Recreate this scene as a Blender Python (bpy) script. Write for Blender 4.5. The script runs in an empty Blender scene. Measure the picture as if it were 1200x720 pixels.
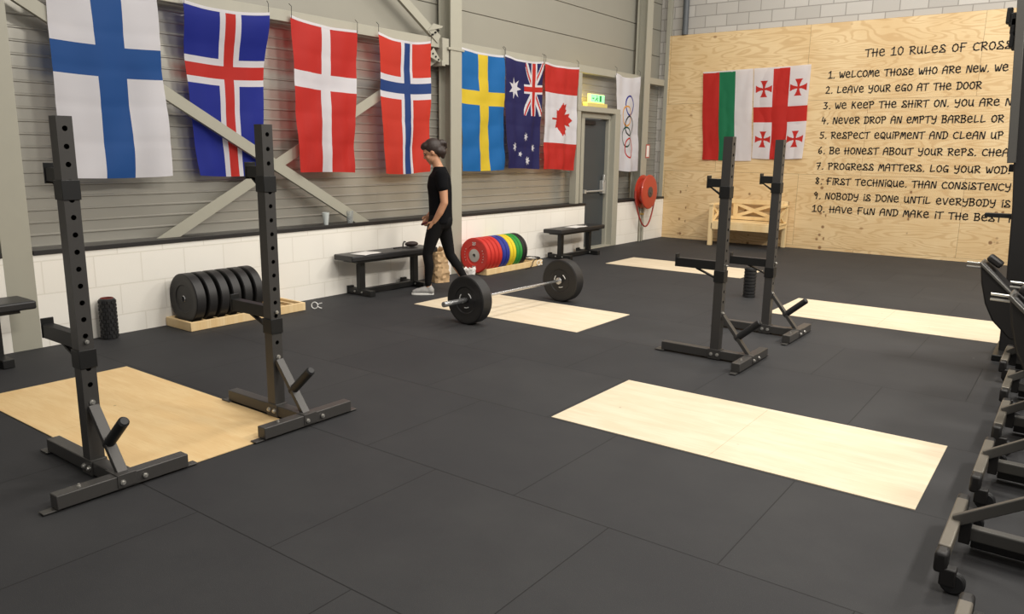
import bpy, bmesh, math, random
import numpy as np
from mathutils import Vector, Matrix, Quaternion
random.seed(7)
R = math.radians
SC = bpy.context.scene
COL = SC.collection

# ------------------------------------------------------------------ camera
PITCH, YAW, ROLL = 0.200315, -0.636905, 0.014082
fw = Vector((math.sin(YAW) * math.cos(PITCH), math.cos(YAW) * math.cos(PITCH), -math.sin(PITCH)))
rt = Vector((math.cos(YAW), -math.sin(YAW), 0)); up = rt.cross(fw)
r2 = math.cos(ROLL) * rt + math.sin(ROLL) * up
u2 = -math.sin(ROLL) * rt + math.cos(ROLL) * up
cam = bpy.data.objects.new('camera', bpy.data.cameras.new('camera'))
COL.objects.link(cam)
cam.matrix_world = Matrix(((r2.x, u2.x, -fw.x, 6.5338), (r2.y, u2.y, -fw.y, 0.0), (r2.z, u2.z, -fw.z, 1.5872), (0, 0, 0, 1)))
cam.data.sensor_width = 36; cam.data.lens = 36 * 900.07 / 1200
cam.data.clip_end = 100
SC.camera = cam

# ------------------------------------------------------------------ light
SC.view_settings.view_transform = 'Standard'; SC.view_settings.look = 'None'
SC.view_settings.gamma = 1; SC.view_settings.use_curve_mapping = False
SC.view_settings.exposure = -0.2
w = bpy.data.worlds.new('hall_ambient'); SC.world = w; w.use_nodes = True
w.node_tree.nodes['Background'].inputs[0].default_value = (1.0, 0.96, 0.91, 1)
w.node_tree.nodes['Background'].inputs[1].default_value = 0.42
def area(name, loc, sx, sy, power, col=(1, .95, .87)):
    l = bpy.data.lights.new(name, 'AREA'); l.shape = 'RECTANGLE'; l.size = sx; l.size_y = sy
    l.energy = power; l.color = col
    o = bpy.data.objects.new(name, l); o.location = loc; COL.objects.link(o)
    return o
# rows of high-bay lamps under the roof; the tilted ones are fill lights added to brighten the walls
for lx, ly, pw in ((2.8, 3.2, 60), (2.8, 8.2, 110), (2.9, 12.0, 55), (6.4, 3.0, 80), (6.4, 7.5, 110), (6.4, 11.5, 60)):
    area('lamp_and_wall_fill', (lx, ly, 6.2), .5, 1.4, pw)
for lx, ly, pw in ((9.5, 2.0, 230), (9.5, 6.5, 260), (9.5, 10.5, 260)):
    o = area('lamp_and_wall_fill', (lx, ly, 5.8), .6, 1.6, pw); o.rotation_euler = (0, R(42), 0)  # added fill, no fixture, aimed at the flag wall
for lx, pw in ((3.2, 110), (6.5, 110)):
    o = area('lamp_and_wall_fill', (lx, 5.5, 6.0), 1.4, .6, pw); o.rotation_euler = (R(40), 0, 0)  # added fill, no fixture, aimed at the plywood wall

# ------------------------------------------------------------------ materials
def lin(c):
    return tuple(((v / 255) / 12.92 if v / 255 <= .04045 else ((v / 255 + .055) / 1.055) ** 2.4) for v in c)
MATS = {}
def mat(name, rgb, rough=.5, metal=0.0, noise=0.0, scale=20, bump=0.0, bscale=None, spec=.5, coat=0, trans=0, emit=0):
    if name in MATS: return MATS[name]
    m = bpy.data.materials.new(name); m.use_nodes = True
    nt = m.node_tree; b = nt.nodes['Principled BSDF']
    c = lin(rgb)
    b.inputs['Base Color'].default_value = (*c, 1); b.inputs['Roughness'].default_value = rough
    b.inputs['Metallic'].default_value = metal; b.inputs['Specular IOR Level'].default_value = spec
    b.inputs['Coat Weight'].default_value = coat; b.inputs['Transmission Weight'].default_value = trans
    if emit:
        b.inputs['Emission Color'].default_value = (*c, 1); b.inputs['Emission Strength'].default_value = emit
    if noise or bump:
        tc = nt.nodes.new('ShaderNodeTexCoord'); n = nt.nodes.new('ShaderNodeTexNoise')
        n.inputs['Scale'].default_value = scale; n.inputs['Detail'].default_value = 5
        nt.links.new(tc.outputs['Object'], n.inputs['Vector'])
        if noise:
            mx = nt.nodes.new('ShaderNodeMix'); mx.data_type = 'RGBA'
            mx.inputs[6].default_value = (*[v * (1 - noise) for v in c], 1)
            mx.inputs[7].default_value = (*[min(1, v * (1 + noise)) for v in c], 1)
            nt.links.new(n.outputs['Fac'], mx.inputs[0]); nt.links.new(mx.outputs[2], b.inputs['Base Color'])
        if bump:
            n2 = n
            if bscale:
                n2 = nt.nodes.new('ShaderNodeTexNoise'); n2.inputs['Scale'].default_value = bscale
                n2.inputs['Detail'].default_value = 3
                nt.links.new(tc.outputs['Object'], n2.inputs['Vector'])
            bp = nt.nodes.new('ShaderNodeBump'); bp.inputs['Strength'].default_value = bump
            bp.inputs['Distance'].default_value = .01
            nt.links.new(n2.outputs['Fac'], bp.inputs['Height']); nt.links.new(bp.outputs['Normal'], b.inputs['Normal'])
    MATS[name] = m
    return m

class NB:
    """tiny node-graph helper"""
    def __init__(s, name):
        s.m = bpy.data.materials.new(name); s.m.use_nodes = True; s.nt = s.m.node_tree
        s.b = s.nt.nodes['Principled BSDF']; MATS[name] = s.m
    def n(s, t, **k):
        nd = s.nt.nodes.new(t)
        for a, v in k.items(): setattr(nd, a, v)
        return nd
    def put(s, sock, v):
        if isinstance(v, bpy.types.NodeSocket): s.nt.links.new(v, sock)
        else: sock.default_value = v
    def math(s, op, a, b=0.0, c=0.0):
        nd = s.n('ShaderNodeMath', operation=op)
        s.put(nd.inputs[0], a); s.put(nd.inputs[1], b); s.put(nd.inputs[2], c)
        return nd.outputs[0]
    def xyz(s):
        tc = s.n('ShaderNodeTexCoord'); sp = s.n('ShaderNodeSeparateXYZ')
        s.nt.links.new(tc.outputs['Object'], sp.inputs[0]); return sp.outputs
    def comb(s, x, y, z):
        nd = s.n('ShaderNodeCombineXYZ')
        for i, v in enumerate((x, y, z)): s.put(nd.inputs[i], v)
        return nd.outputs[0]
    def noise(s, vec, scale, detail=3, rough=.5, dist=0):
        nd = s.n('ShaderNodeTexNoise'); s.put(nd.inputs['Vector'], vec)
        nd.inputs['Scale'].default_value = scale; nd.inputs['Detail'].default_value = detail
        nd.inputs['Roughness'].default_value = rough; nd.inputs['Distortion'].default_value = dist
        return nd.outputs['Fac']
    def mix(s, f, a, b):
        nd = s.n('ShaderNodeMix', data_type='RGBA')
        s.put(nd.inputs[0], f)
        for i, v in ((6, a), (7, b)):
            if isinstance(v, tuple): nd.inputs[i].default_value = (*lin(v), 1)
            else: s.nt.links.new(v, nd.inputs[i])
        return nd.outputs[2]
    def ramp(s, v, a, b):
        nd = s.n('ShaderNodeMapRange', interpolation_type='SMOOTHSTEP')
        s.put(nd.inputs[0], v); nd.inputs[1].default_value = a; nd.inputs[2].default_value = b
        return nd.outputs[0]
    def bump(s, h, strength=.3, dist=.01):
        nd = s.n('ShaderNodeBump'); nd.inputs['Strength'].default_value = strength
        nd.inputs['Distance'].default_value = dist
        s.nt.links.new(h, nd.inputs['Height']); s.nt.links.new(nd.outputs[0], s.b.inputs['Normal'])
    def line(s, v, period, width):
        """1 near multiples of period"""
        f = s.math('FRACT', s.math('DIVIDE', v, period))
        d = s.math('MULTIPLY', s.math('MINIMUM', f, s.math('SUBTRACT', 1.0, f)), period)
        return s.math('LESS_THAN', d, width)

def rubber_floor():
    q = NB('rubber_tiles'); x, y, z = q.xyz()
    row = q.math('FLOOR', q.math('SUBTRACT', y, .715))
    par = q.math('FLOORED_MODULO', row, 2.0)               # alternate rows shifted half a tile
    xo = q.math('SUBTRACT', q.math('SUBTRACT', x, .06), q.math('MULTIPLY', q.math('SUBTRACT', 1.0, par), .49))
    s1 = q.line(q.math('SUBTRACT', y, .715), 1.0, .0032); s2 = q.line(xo, 1.0, .0026)
    seam = q.math('MAXIMUM', s1, s2)
    idv = q.comb(q.math('FLOOR', xo), row, 0.0)
    wn = q.n('ShaderNodeTexWhiteNoise'); q.put(wn.inputs[0], idv)
    vec = q.comb(x, y, 0.0)
    big = q.noise(vec, 1.3, 5, .65); fine = q.noise(vec, 260, 2)
    c = q.mix(q.ramp(big, .3, .75), (45, 45, 47), (53, 53, 54))
    c = q.mix(q.math('MULTIPLY', wn.outputs[0], .35), c, (40, 40, 43))
    c = q.mix(q.math('MULTIPLY', q.ramp(fine, .55, .75), .30), c, (80, 79, 77))
    vo = q.n('ShaderNodeTexVoronoi'); q.put(vo.inputs['Vector'], vec); vo.inputs['Scale'].default_value = 1.4
    sp = q.math('LESS_THAN', vo.outputs['Distance'], .009)
    c = q.mix(sp, c, (150, 148, 145))
    c = q.mix(q.math('MULTIPLY', seam, .9), c, (16, 16, 17))
    q.nt.links.new(c, q.b.inputs['Base Color'])
    q.b.inputs['Roughness'].default_value = .72; q.b.inputs['Specular IOR Level'].default_value = .35
    h = q.math('SUBTRACT', q.math('MULTIPLY', fine, .25), q.math('MULTIPLY', seam, 1.0))
    q.bump(h, .35, .004)
    return q.m

def plywood_wall_mat():
    q = NB('knotty_plywood'); x, y, z = q.xyz()
    zo = q.math('SUBTRACT', z, .05)
    rowi = q.math('FLOOR', q.math('DIVIDE', zo, 1.22))
    xo = q.math('SUBTRACT', x, q.math('MULTIPLY', q.math('FLOORED_MODULO', rowi, 2.0), 1.0))
    coli = q.math('FLOOR', q.math('DIVIDE', xo, 2.5))
    wn = q.n('ShaderNodeTexWhiteNoise'); q.put(wn.inputs[0], q.comb(coli, rowi, 0.0))
    sh = q.math('MULTIPLY', wn.outputs[0], 37.0)
    v = q.comb(q.math('ADD', q.math('MULTIPLY', x, .62), sh), q.math('MULTIPLY', z, 3.4), sh)
    g = q.noise(v, 1.05, 2.2, .5, .35)
    rings = q.math('SINE', q.math('MULTIPLY', g, 96.0))
    v2 = q.comb(q.math('MULTIPLY', x, 1.6), q.math('MULTIPLY', z, 30.0), sh)
    fib = q.noise(v2, 3.0, 3, .6)
    patch = q.noise(q.comb(q.math('ADD', x, sh), z, 0.0), 1.3, 3)
    c = q.mix(q.ramp(patch, .35, .7), (218, 188, 140), (228, 202, 157))
    c = q.mix(q.math('MULTIPLY', q.ramp(rings, .1, 1.0), .42), c, (186, 146, 94))
    c = q.mix(q.math('MULTIPLY', q.ramp(fib, .45, .75), .22), c, (188, 152, 104))
    # rows of small knots in vertical strips of the lower sheets
    vk = q.n('ShaderNodeTexVoronoi'); vk.inputs['Scale'].default_value = 9.0
    q.put(vk.inputs['Vector'], q.comb(x, q.math('MULTIPLY', z, 1.0), 0.0))
    strip = q.math('LESS_THAN', q.math('ABSOLUTE', q.math('SUBTRACT', q.math('FLOORED_MODULO', q.math('SUBTRACT', x, .33), 1.27), .06)), .09)
    low = q.math('LESS_THAN', z, 1.2)
    kn = q.math('MULTIPLY', q.math('MULTIPLY', strip, low), q.ramp(vk.outputs['Distance'], .34, .16))
    c = q.mix(q.math('MULTIPLY', kn, .85), c, (118, 78, 42))
    vk2 = q.n('ShaderNodeTexVoronoi'); vk2.inputs['Scale'].default_value = 1.6
    q.put(vk2.inputs['Vector'], q.comb(x, q.math('MULTIPLY', z, 1.6), 0.0))
    c = q.mix(q.math('MULTIPLY', q.ramp(vk2.outputs['Distance'], .075, .03), .7), c, (138, 96, 54))
    seam = q.math('MAXIMUM', q.line(zo, 1.22, .003), q.line(xo, 2.5, .003))
    c = q.mix(q.math('MULTIPLY', seam, .6), c, (96, 70, 42))
    q.nt.links.new(c, q.b.inputs['Base Color']); q.b.inputs['Roughness'].default_value = .6
    q.bump(fib, .08, .003)
    return q.m

def birch(name, a, b, line):
    q = NB(name); x, y, z = q.xyz()
    g = q.noise(q.comb(q.math('MULTIPLY', x, 1.1), q.math('MULTIPLY', y, 6.0), 0.0), 2.2, 4, .6, .3)
    f = q.noise(q.comb(q.math('MULTIPLY', x, 3.0), q.math('MULTIPLY', y, 60.0), 0.0), 2.0, 2)
    c = q.mix(q.ramp(g, .35, .7), a, b)
    c = q.mix(q.math('MULTIPLY', q.ramp(f, .5, .75), .25), c, line)
    vo = q.n('ShaderNodeTexVoronoi'); q.put(vo.inputs['Vector'], q.comb(x, y, 0.0)); vo.inputs['Scale'].default_value = 4.5
    c = q.mix(q.math('MULTIPLY', q.ramp(vo.outputs['Distance'], .055, .02), .6), c, tuple(int(v * .66) for v in line))
    q.nt.links.new(c, q.b.inputs['Base Color']); q.b.inputs['Roughness'].default_value = .55
    q.bump(f, .05, .002)
    return q.m

def block_mat(name, hcoord, cw, ch, z0, base, base2, joint, jw, jstr, rough=.6, shift=0.0):
    """masonry courses in half bond; hcoord 0 = along x, 1 = along y"""
    q = NB(name); xyz = q.xyz(); h = xyz[hcoord]; z = q.math('SUBTRACT', xyz[2], z0)
    row = q.math('FLOOR', q.math('DIVIDE', z, ch))
    ho = q.math('SUBTRACT', q.math('SUBTRACT', h, shift), q.math('MULTIPLY', q.math('FLOORED_MODULO', row, 2.0), cw / 2))
    j = q.math('MAXIMUM', q.line(z, ch, jw), q.line(ho, cw, jw))
    wn = q.n('ShaderNodeTexWhiteNoise'); q.put(wn.inputs[0], q.comb(q.math('FLOOR', q.math('DIVIDE', ho, cw)), row, 0.0))
    vec = q.comb(h, z, 0.0)
    n1 = q.noise(vec, 60, 4, .7); n2 = q.noise(vec, 1.5, 4)
    c = q.mix(wn.outputs[0], base, base2)
    c = q.mix(q.math('MULTIPLY', q.ramp(n2, .4, .8), .35), c, tuple(int(v * .93) for v in base2))
    c = q.mix(q.math('MULTIPLY', j, jstr), c, joint)
    q.nt.links.new(c, q.b.inputs['Base Color']); q.b.inputs['Roughness'].default_value = rough
    q.bump(q.math('SUBTRACT', q.math('MULTIPLY', n1, .3), j), .4, .006)
    return q.m

M_floor = rubber_floor()
M_ply = plywood_wall_mat()
M_birch = birch('pale_birch', (214, 198, 170), (223, 209, 184), (196, 172, 136))
M_birch2 = birch('golden_birch', (224, 190, 136), (232, 202, 150), (198, 158, 102))
M_pine = birch('raw_pine', (222, 190, 138), (232, 206, 160), (186, 144, 92))
M_block = block_mat('white_painted_block', 1, .40, .262, -.10, (240, 235, 225), (242, 238, 229), (218, 212, 199), .005, .6, .5, .2)
M_brick = block_mat('grey_concrete_block', 0, .40, .20, .02, (178, 174, 168), (196, 192, 186), (140, 136, 130), .008, .8, .85)
M_clad = mat('grey_cladding', (172, 169, 159), .27, .45, .05, 3, spec=.6)
M_cladup = mat('grey_sandwich_panel', (146, 143, 132), .36, 0, .05, 2)
M_steel = mat('grey_painted_steel', (163, 160, 146), .45, 0, .04, 8)
M_ledge = mat('black_flashing', (34, 31, 30), .5)
M_rack = mat('charcoal_powder_coat', (70, 68, 66), .42, .25, .05, 40)
M_black = mat('black_steel', (19, 19, 19), .45)
M_rubber = mat('black_rubber', (30, 30, 31), .55, 0, .1, 30)
M_vinyl = mat('black_vinyl', (33, 33, 35), .42, 0, .05, 10, .1, 160)
M_chrome = mat('bright_steel', (205, 205, 205), .25, .9)
M_zinc = mat('zinc_bolt', (200, 198, 192), .3, .8)
M_hole = mat('hole_dark', (10, 10, 10), .8)
M_white = mat('white_plastic', (235, 235, 232), .5)
M_paper = mat('white_paper', (226, 224, 220), .7)

# ------------------------------------------------------------------ mesh helpers
class MB:
    def __init__(s): s.v = []; s.f = []; s.mi = []; s.M = Matrix.Identity(4)
    def add(s, vs, fs, mi=0):
        o = len(s.v); s.v += [tuple(s.M @ Vector(v)) for v in vs]
        s.f += [tuple(i + o for i in f) for f in fs]; s.mi += [mi] * len(fs); return s
    def box(s, x0, x1, y0, y1, z0, z1, mi=0):
        vs = [(x, y, z) for x in (x0, x1) for y in (y0, y1) for z in (z0, z1)]
        return s.add(vs, [(0, 1, 3, 2), (4, 6, 7, 5), (0, 4, 5, 1), (2, 3, 7, 6), (0, 2, 6, 4), (1, 5, 7, 3)], mi)
    def bar(s, a, b, w, h, upv=(0, 0, 1), mi=0):
        a = Vector(a); b = Vector(b); d = (b - a).normalized(); u = Vector(upv)
        sd = d.cross(u).normalized(); u = sd.cross(d)
        vs = []
        for p in (a, b):
            for i, j in ((-1, -1), (1, -1), (1, 1), (-1, 1)): vs.append(p + sd * i * w / 2 + u * j * h / 2)
        return s.add(vs, [(3, 2, 1, 0), (4, 5, 6, 7), (0, 1, 5, 4), (1, 2, 6, 5), (2, 3, 7, 6), (3, 0, 4, 7)], mi)
    def cyl(s, a, b, r0, r1=None, n=16, mi=0, caps=True):
        r1 = r0 if r1 is None else r1
        a = Vector(a); b = Vector(b); d = (b - a).normalized()
        t = Vector((0, 0, 1)) if abs(d.z) < .9 else Vector((1, 0, 0))
        e = d.cross(t).normalized(); g = d.cross(e)
        vs = []
        for p, r in ((a, r0), (b, r1)):
            for k in range(n): vs.append(p + (e * math.cos(2 * math.pi * k / n) + g * math.sin(2 * math.pi * k / n)) * r)
        fs = [(k, k + n, (k + 1) % n + n, (k + 1) % n) for k in range(n)]
        if caps: fs += [tuple(range(n)), tuple(reversed(range(n, 2 * n)))]
        return s.add(vs, fs, mi)
    def lathe(s, prof, a, axis, n=48, mi=0, mif=None):
        """prof: list of (r, h) along axis from a; r = 0 allowed at the ends; closed if first == last"""
        a = Vector(a); d = Vector(axis).normalized()
        t = Vector((0, 0, 1)) if abs(d.z) < .9 else Vector((1, 0, 0))
        e = d.cross(t).normalized(); g = d.cross(e)
        o = len(prof); vs = []
        for r, h in prof:
            for k in range(n): vs.append(a + d * h + (e * math.cos(2 * math.pi * k / n) + g * math.sin(2 * math.pi * k / n)) * r)
        for i in range(o - 1):
            fs = [(i * n + k, i * n + (k + 1) % n, (i + 1) * n + (k + 1) % n, (i + 1) * n + k) for k in range(n)]
            # faces added against one shared vertex block
            if i == 0: base = len(s.v); s.v += [tuple(s.M @ Vector(v)) for v in vs]
            s.f += [tuple(q + base for q in f) for f in fs]; s.mi += [mif[i] if mif else mi] * n
        return s
    def tube(s, pts, r, n=8, mi=0, closed=False):
        pts = [Vector(p) for p in pts]; m = len(pts); vs = []
        prev = None
        for i, p in enumerate(pts):
            if closed: d = (pts[(i + 1) % m] - pts[i - 1]).normalized()
            else: d = (pts[min(i + 1, m - 1)] - pts[max(i - 1, 0)]).normalized()
            if prev is None:
                t = Vector((0, 0, 1)) if abs(d.z) < .9 else Vector((1, 0, 0)); e = d.cross(t).normalized()
            else: e = (prev - d * prev.dot(d)).normalized()
            prev = e; g = d.cross(e); rr = r[i] if isinstance(r, (list, tuple)) else r
            for k in range(n): vs.append(p + (e * math.cos(2 * math.pi * k / n) + g * math.sin(2 * math.pi * k / n)) * rr)
        fs = []
        for i in range(m if closed else m - 1):
            j = (i + 1) % m
            fs += [(i * n + k, i * n + (k + 1) % n, j * n + (k + 1) % n, j * n + k) for k in range(n)]
        if not closed: fs += [tuple(reversed(range(n))), tuple(range((m - 1) * n, m * n))]
        return s.add(vs, fs, mi)
    def prism(s, poly, fn, t0, t1, mi=0):
        """poly 2-D points; fn(a, b, t) -> xyz"""
        n = len(poly); vs = [fn(a, b, t0) for a, b in poly] + [fn(a, b, t1) for a, b in poly]
        fs = [tuple(reversed(range(n))), tuple(range(n, 2 * n))] + [(k, (k + 1) % n, (k + 1) % n + n, k + n) for k in range(n)]
        return s.add(vs, fs, mi)
    def build(s, name, m, parent=None, loc=(0, 0, 0), rotz=0, bevel=0, smooth=35, seg=2):
        me = bpy.data.meshes.new(name); me.from_pydata(s.v, [], s.f)
        for k in (m if isinstance(m, (list, tuple)) else [m]): me.materials.append(k)
        me.polygons.foreach_set('material_index', s.mi)
        bm = bmesh.new(); bm.from_mesh(me); bmesh.ops.recalc_face_normals(bm, faces=bm.faces); bm.to_mesh(me); bm.free()
        me.polygons.foreach_set('use_smooth', [True] * len(me.polygons))
        me.set_sharp_from_angle(angle=R(smooth))
        o = bpy.data.objects.new(name, me); COL.objects.link(o)
        o.location = loc; o.rotation_euler = (0, 0, rotz)
        if parent: o.parent = parent
        if bevel:
            b = o.modifiers.new('bevel', 'BEVEL'); b.width = bevel; b.segments = seg; b.limit_method = 'ANGLE'; b.angle_limit = R(40)
            b.harden_normals = False
        return o
def tag(o, label=None, cat=None, group=None, kind=None):
    if label: o['label'] = label
    if cat: o['category'] = cat
    if group: o['group'] = group
    if kind: o['kind'] = kind
    return o
def thing(name, label, cat, loc=(0, 0, 0), rotz=0, group=None):
    o = bpy.data.objects.new(name, None); o.empty_display_size = .1; COL.objects.link(o)
    o.location = loc; o.rotation_euler = (0, 0, rotz)
    return tag(o, label, cat, group)
def struct(o): o['kind'] = 'structure'; return o
def copy_tree(o, parent=None):
    c = o.copy(); COL.objects.link(c)
    if parent: c.parent = parent
    for ch in list(o.children): copy_tree(ch, c)
    return c

# ------------------------------------------------------------------ setting
YB = 13.67          # face of the plywood lining
struct(MB().box(-.45, 11.5, -2.5, YB + .2, -.12, 0).build('floor', M_floor))

# low white block wall with a black flashing on top (gap at the door)
bw = MB().box(-.25, 0, -2.5, 10.78, 0, .745).box(-.25, 0, 11.70, YB + .02, 0, .745)
wl = struct(bw.build('wall_left', M_block))
lg = MB()
for a, b in ((-2.5, 2.332), (2.548, 7.485), (7.701, 10.80), (11.865, 12.672), (12.888, YB)): lg.box(-.27, .012, a, b, .738, .775)
lg.build('flashing', M_ledge, wl, bevel=.003)

# ribbed metal cladding above it, smooth sandwich panels higher up
cl = MB(); XC = -.26
prof = [(XC, .70)]
z = .755
while z < 2.90:
    prof += [(XC, z), (XC + .009, z + .006), (XC + .009, z + .014), (XC, z + .022)]; z += .1005
prof.append((XC, 2.90))
def sheet(mb, prof, ya, yb):
    vs = [(x, ya, zz) for x, zz in prof] + [(x, yb, zz) for x, zz in prof]; n = len(prof)
    mb.add(vs, [(i, i + n, i + n + 1, i + 1) for i in range(n - 1)])
sheet(cl, prof, -2.5, 10.76); sheet(cl, prof, 11.72, YB + .1)
sheet(cl, [p for p in prof if p[1] > 2.23], 10.76, 11.72)
cl.box(-.30, XC - .002, -2.5, 10.7, .6, 2.9); cl.box(-.30, XC - .002, 11.75, YB + .1, .6, 2.9); cl.box(-.30, XC - .002, 10.7, 11.75, 2.2, 2.9)
struct(cl.build('wall_left_cladding', M_clad, smooth=4))
up_ = MB(); z = 2.90
for k in range(8):
    up_.box(-.34, XC, -2.5, YB + .1, z, z + .455); z += .463
up_.box(-.36, XC - .02, -2.5, YB + .1, 2.88, 6.6)
struct(up_.build('wall_left_upper', M_cladup, bevel=.004))

# back wall: concrete blocks above, plywood lining below
struct(MB().box(-.45, 11.5, YB + .08, YB + .3, 0, 6.6).build('wall_back', M_brick))
lining = struct(MB().box(-.03, 8.5, YB, YB + .07, 0, 3.71).build('wall_back_lining', M_ply))
struct(MB().box(-.10, -.03, YB - .02, YB + .08, 0, 6.6).build('trim_1', M_steel))

# steel columns (H sections), girts and cross braces
def column(name, y, hgt=6.6):
    m = MB(); m.box(-.014, .001, y - .105, y + .105, 0, hgt); m.box(-.2, -.186, y - .105, y + .105, 0, hgt)
    m.box(-.186, -.014, y - .006, y + .006, 0, hgt)
    return struct(m.build(name, M_steel))
c1 = column('steel_column', 2.44); c2 = column('steel_column', 7.593); c3 = column('steel_column', 12.78)
m = MB().box(-.17, .012, 7.44, 7.74, 2.80, 2.83).box(-.19, -.02, 7.36, 7.48, 2.62, 2.93)
m.box(-.17, -.01, 7.34, 7.40, 2.60, 2.66); m.build('splice_plate', M_steel, c2, bevel=.003)
for nm, a, b in (('girt', 2.55, 7.45), ('girt', 7.70, 12.66), ('girt', 12.88, 13.60), ('girt', -2.5, 2.33)):
    struct(MB().box(-.17, -.07, a, b, 2.815, 2.925).build(nm, M_steel, bevel=.004))
struct(MB().box(-.17, -.07, 11.70, 12.66, 2.20, 2.29).build('girt', M_steel, bevel=.004))
def brace(a, b, dx=0.0):
    m = MB().bar((-.062 - dx, a[0], a[1]), (-.062 - dx, b[0], b[1]), .105, .012, (1, 0, 0))
    dd = Vector((0, b[0] - a[0], b[1] - a[1])).normalized(); nn = Vector((0, -dd.z, dd.y)) * (.047 if dd.y * dd.z > 0 else -.047) * (-1 if dd.y > 0 and dd.z > 0 else 1)
    nn = Vector((0, 0, 0)) - nn if nn.z > 0 else nn
    m.bar(Vector((-.083 - dx, a[0], a[1])) + nn, Vector((-.083 - dx, b[0], b[1])) + nn, .010, .035, (1, 0, 0))
    return struct(m.build('cross_brace', M_steel))
brace((2.55, 2.74), (6.35, .59)); brace((3.4, .60), (7.35, 2.71), .05)
brace((7.34, 2.91), (4.6, 4.60)); brace((2.55, 2.96), (5.3, 4.7))
gus = MB()
for (y, z, sgn) in ((7.28, 2.70, -1), (7.28, 2.98, 1)):
    gus.prism([(-.16, .0), (.10, -.07 * sgn * -1), (.12, .09 * sgn * -1 * -1), (-.05, .10)], lambda a, b, t, y=y, z=z: (t, y + a, z + b), -.055, -.045)
    for k in range(3): gus.cyl((-.05, y - .07 + k * .05, z + .03 * sgn * (k - 1)), (-.035, y - .07 + k * .05, z + .03 * sgn * (k - 1)), .012, n=8, mi=1)
gus.build('gusset_plate', [M_steel, M_hole], c2)
struct(MB().cyl((.25, YB + .01, 3.712), (.25, YB + .01, 6.5), .055, n=20).build('downpipe', mat('dark_pipe', (84, 88, 92), .5)))

# door in its steel frame
dr = struct(thing('door_1', None, None))
M_door = mat('dark_door', (62, 66, 68), .5, 0, .05, 4)
MB().box(-.21, -.16, 10.88, 11.64, .02, 2.12).build('door_leaf', M_door, dr, bevel=.003)
f = MB().box(-.26, -.10, 10.78, 10.87, 0, 2.20).box(-.26, -.10, 11.65, 11.72, 0, 2.20).box(-.255, -.094, 10.774, 11.726, 2.13, 2.234)
f.box(-.12, .005, 11.685, 11.86, 0, 2.22).box(-.14, -.02, 10.52, 10.62, .775, 2.80).box(-.11, -.012, 10.514, 11.865, 2.222, 2.302)
f.box(-.25, .0, 10.78, 11.70, 0, .02)
f.build('door_frame', M_steel, dr, bevel=.003)
h = MB().cyl((-.10, 10.92, .95), (-.10, 11.55, .95), .016, n=12)
h.box(-.16, -.085, 10.90, 10.96, .92, .98)
h.build('push_bar', mat('silver_bar', (190, 190, 186), .35, .5), dr)
MB().box(-.16, -.09, 11.50, 11.60, .90, 1.12).prism([(-.03, 0), (.03, 0), (.012, .12), (-.012, .12)], lambda a, b, t: (t, 11.55 + a, 1.1 + b), -.12, -.09).build('latch_case', mat('silver_bar', (0, 0, 0)), dr, bevel=.006)
MB().box(-.161, -.12, 10.9, 11.25, 2.03, 2.09).build('door_closer', M_black, dr, bevel=.004)

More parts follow.
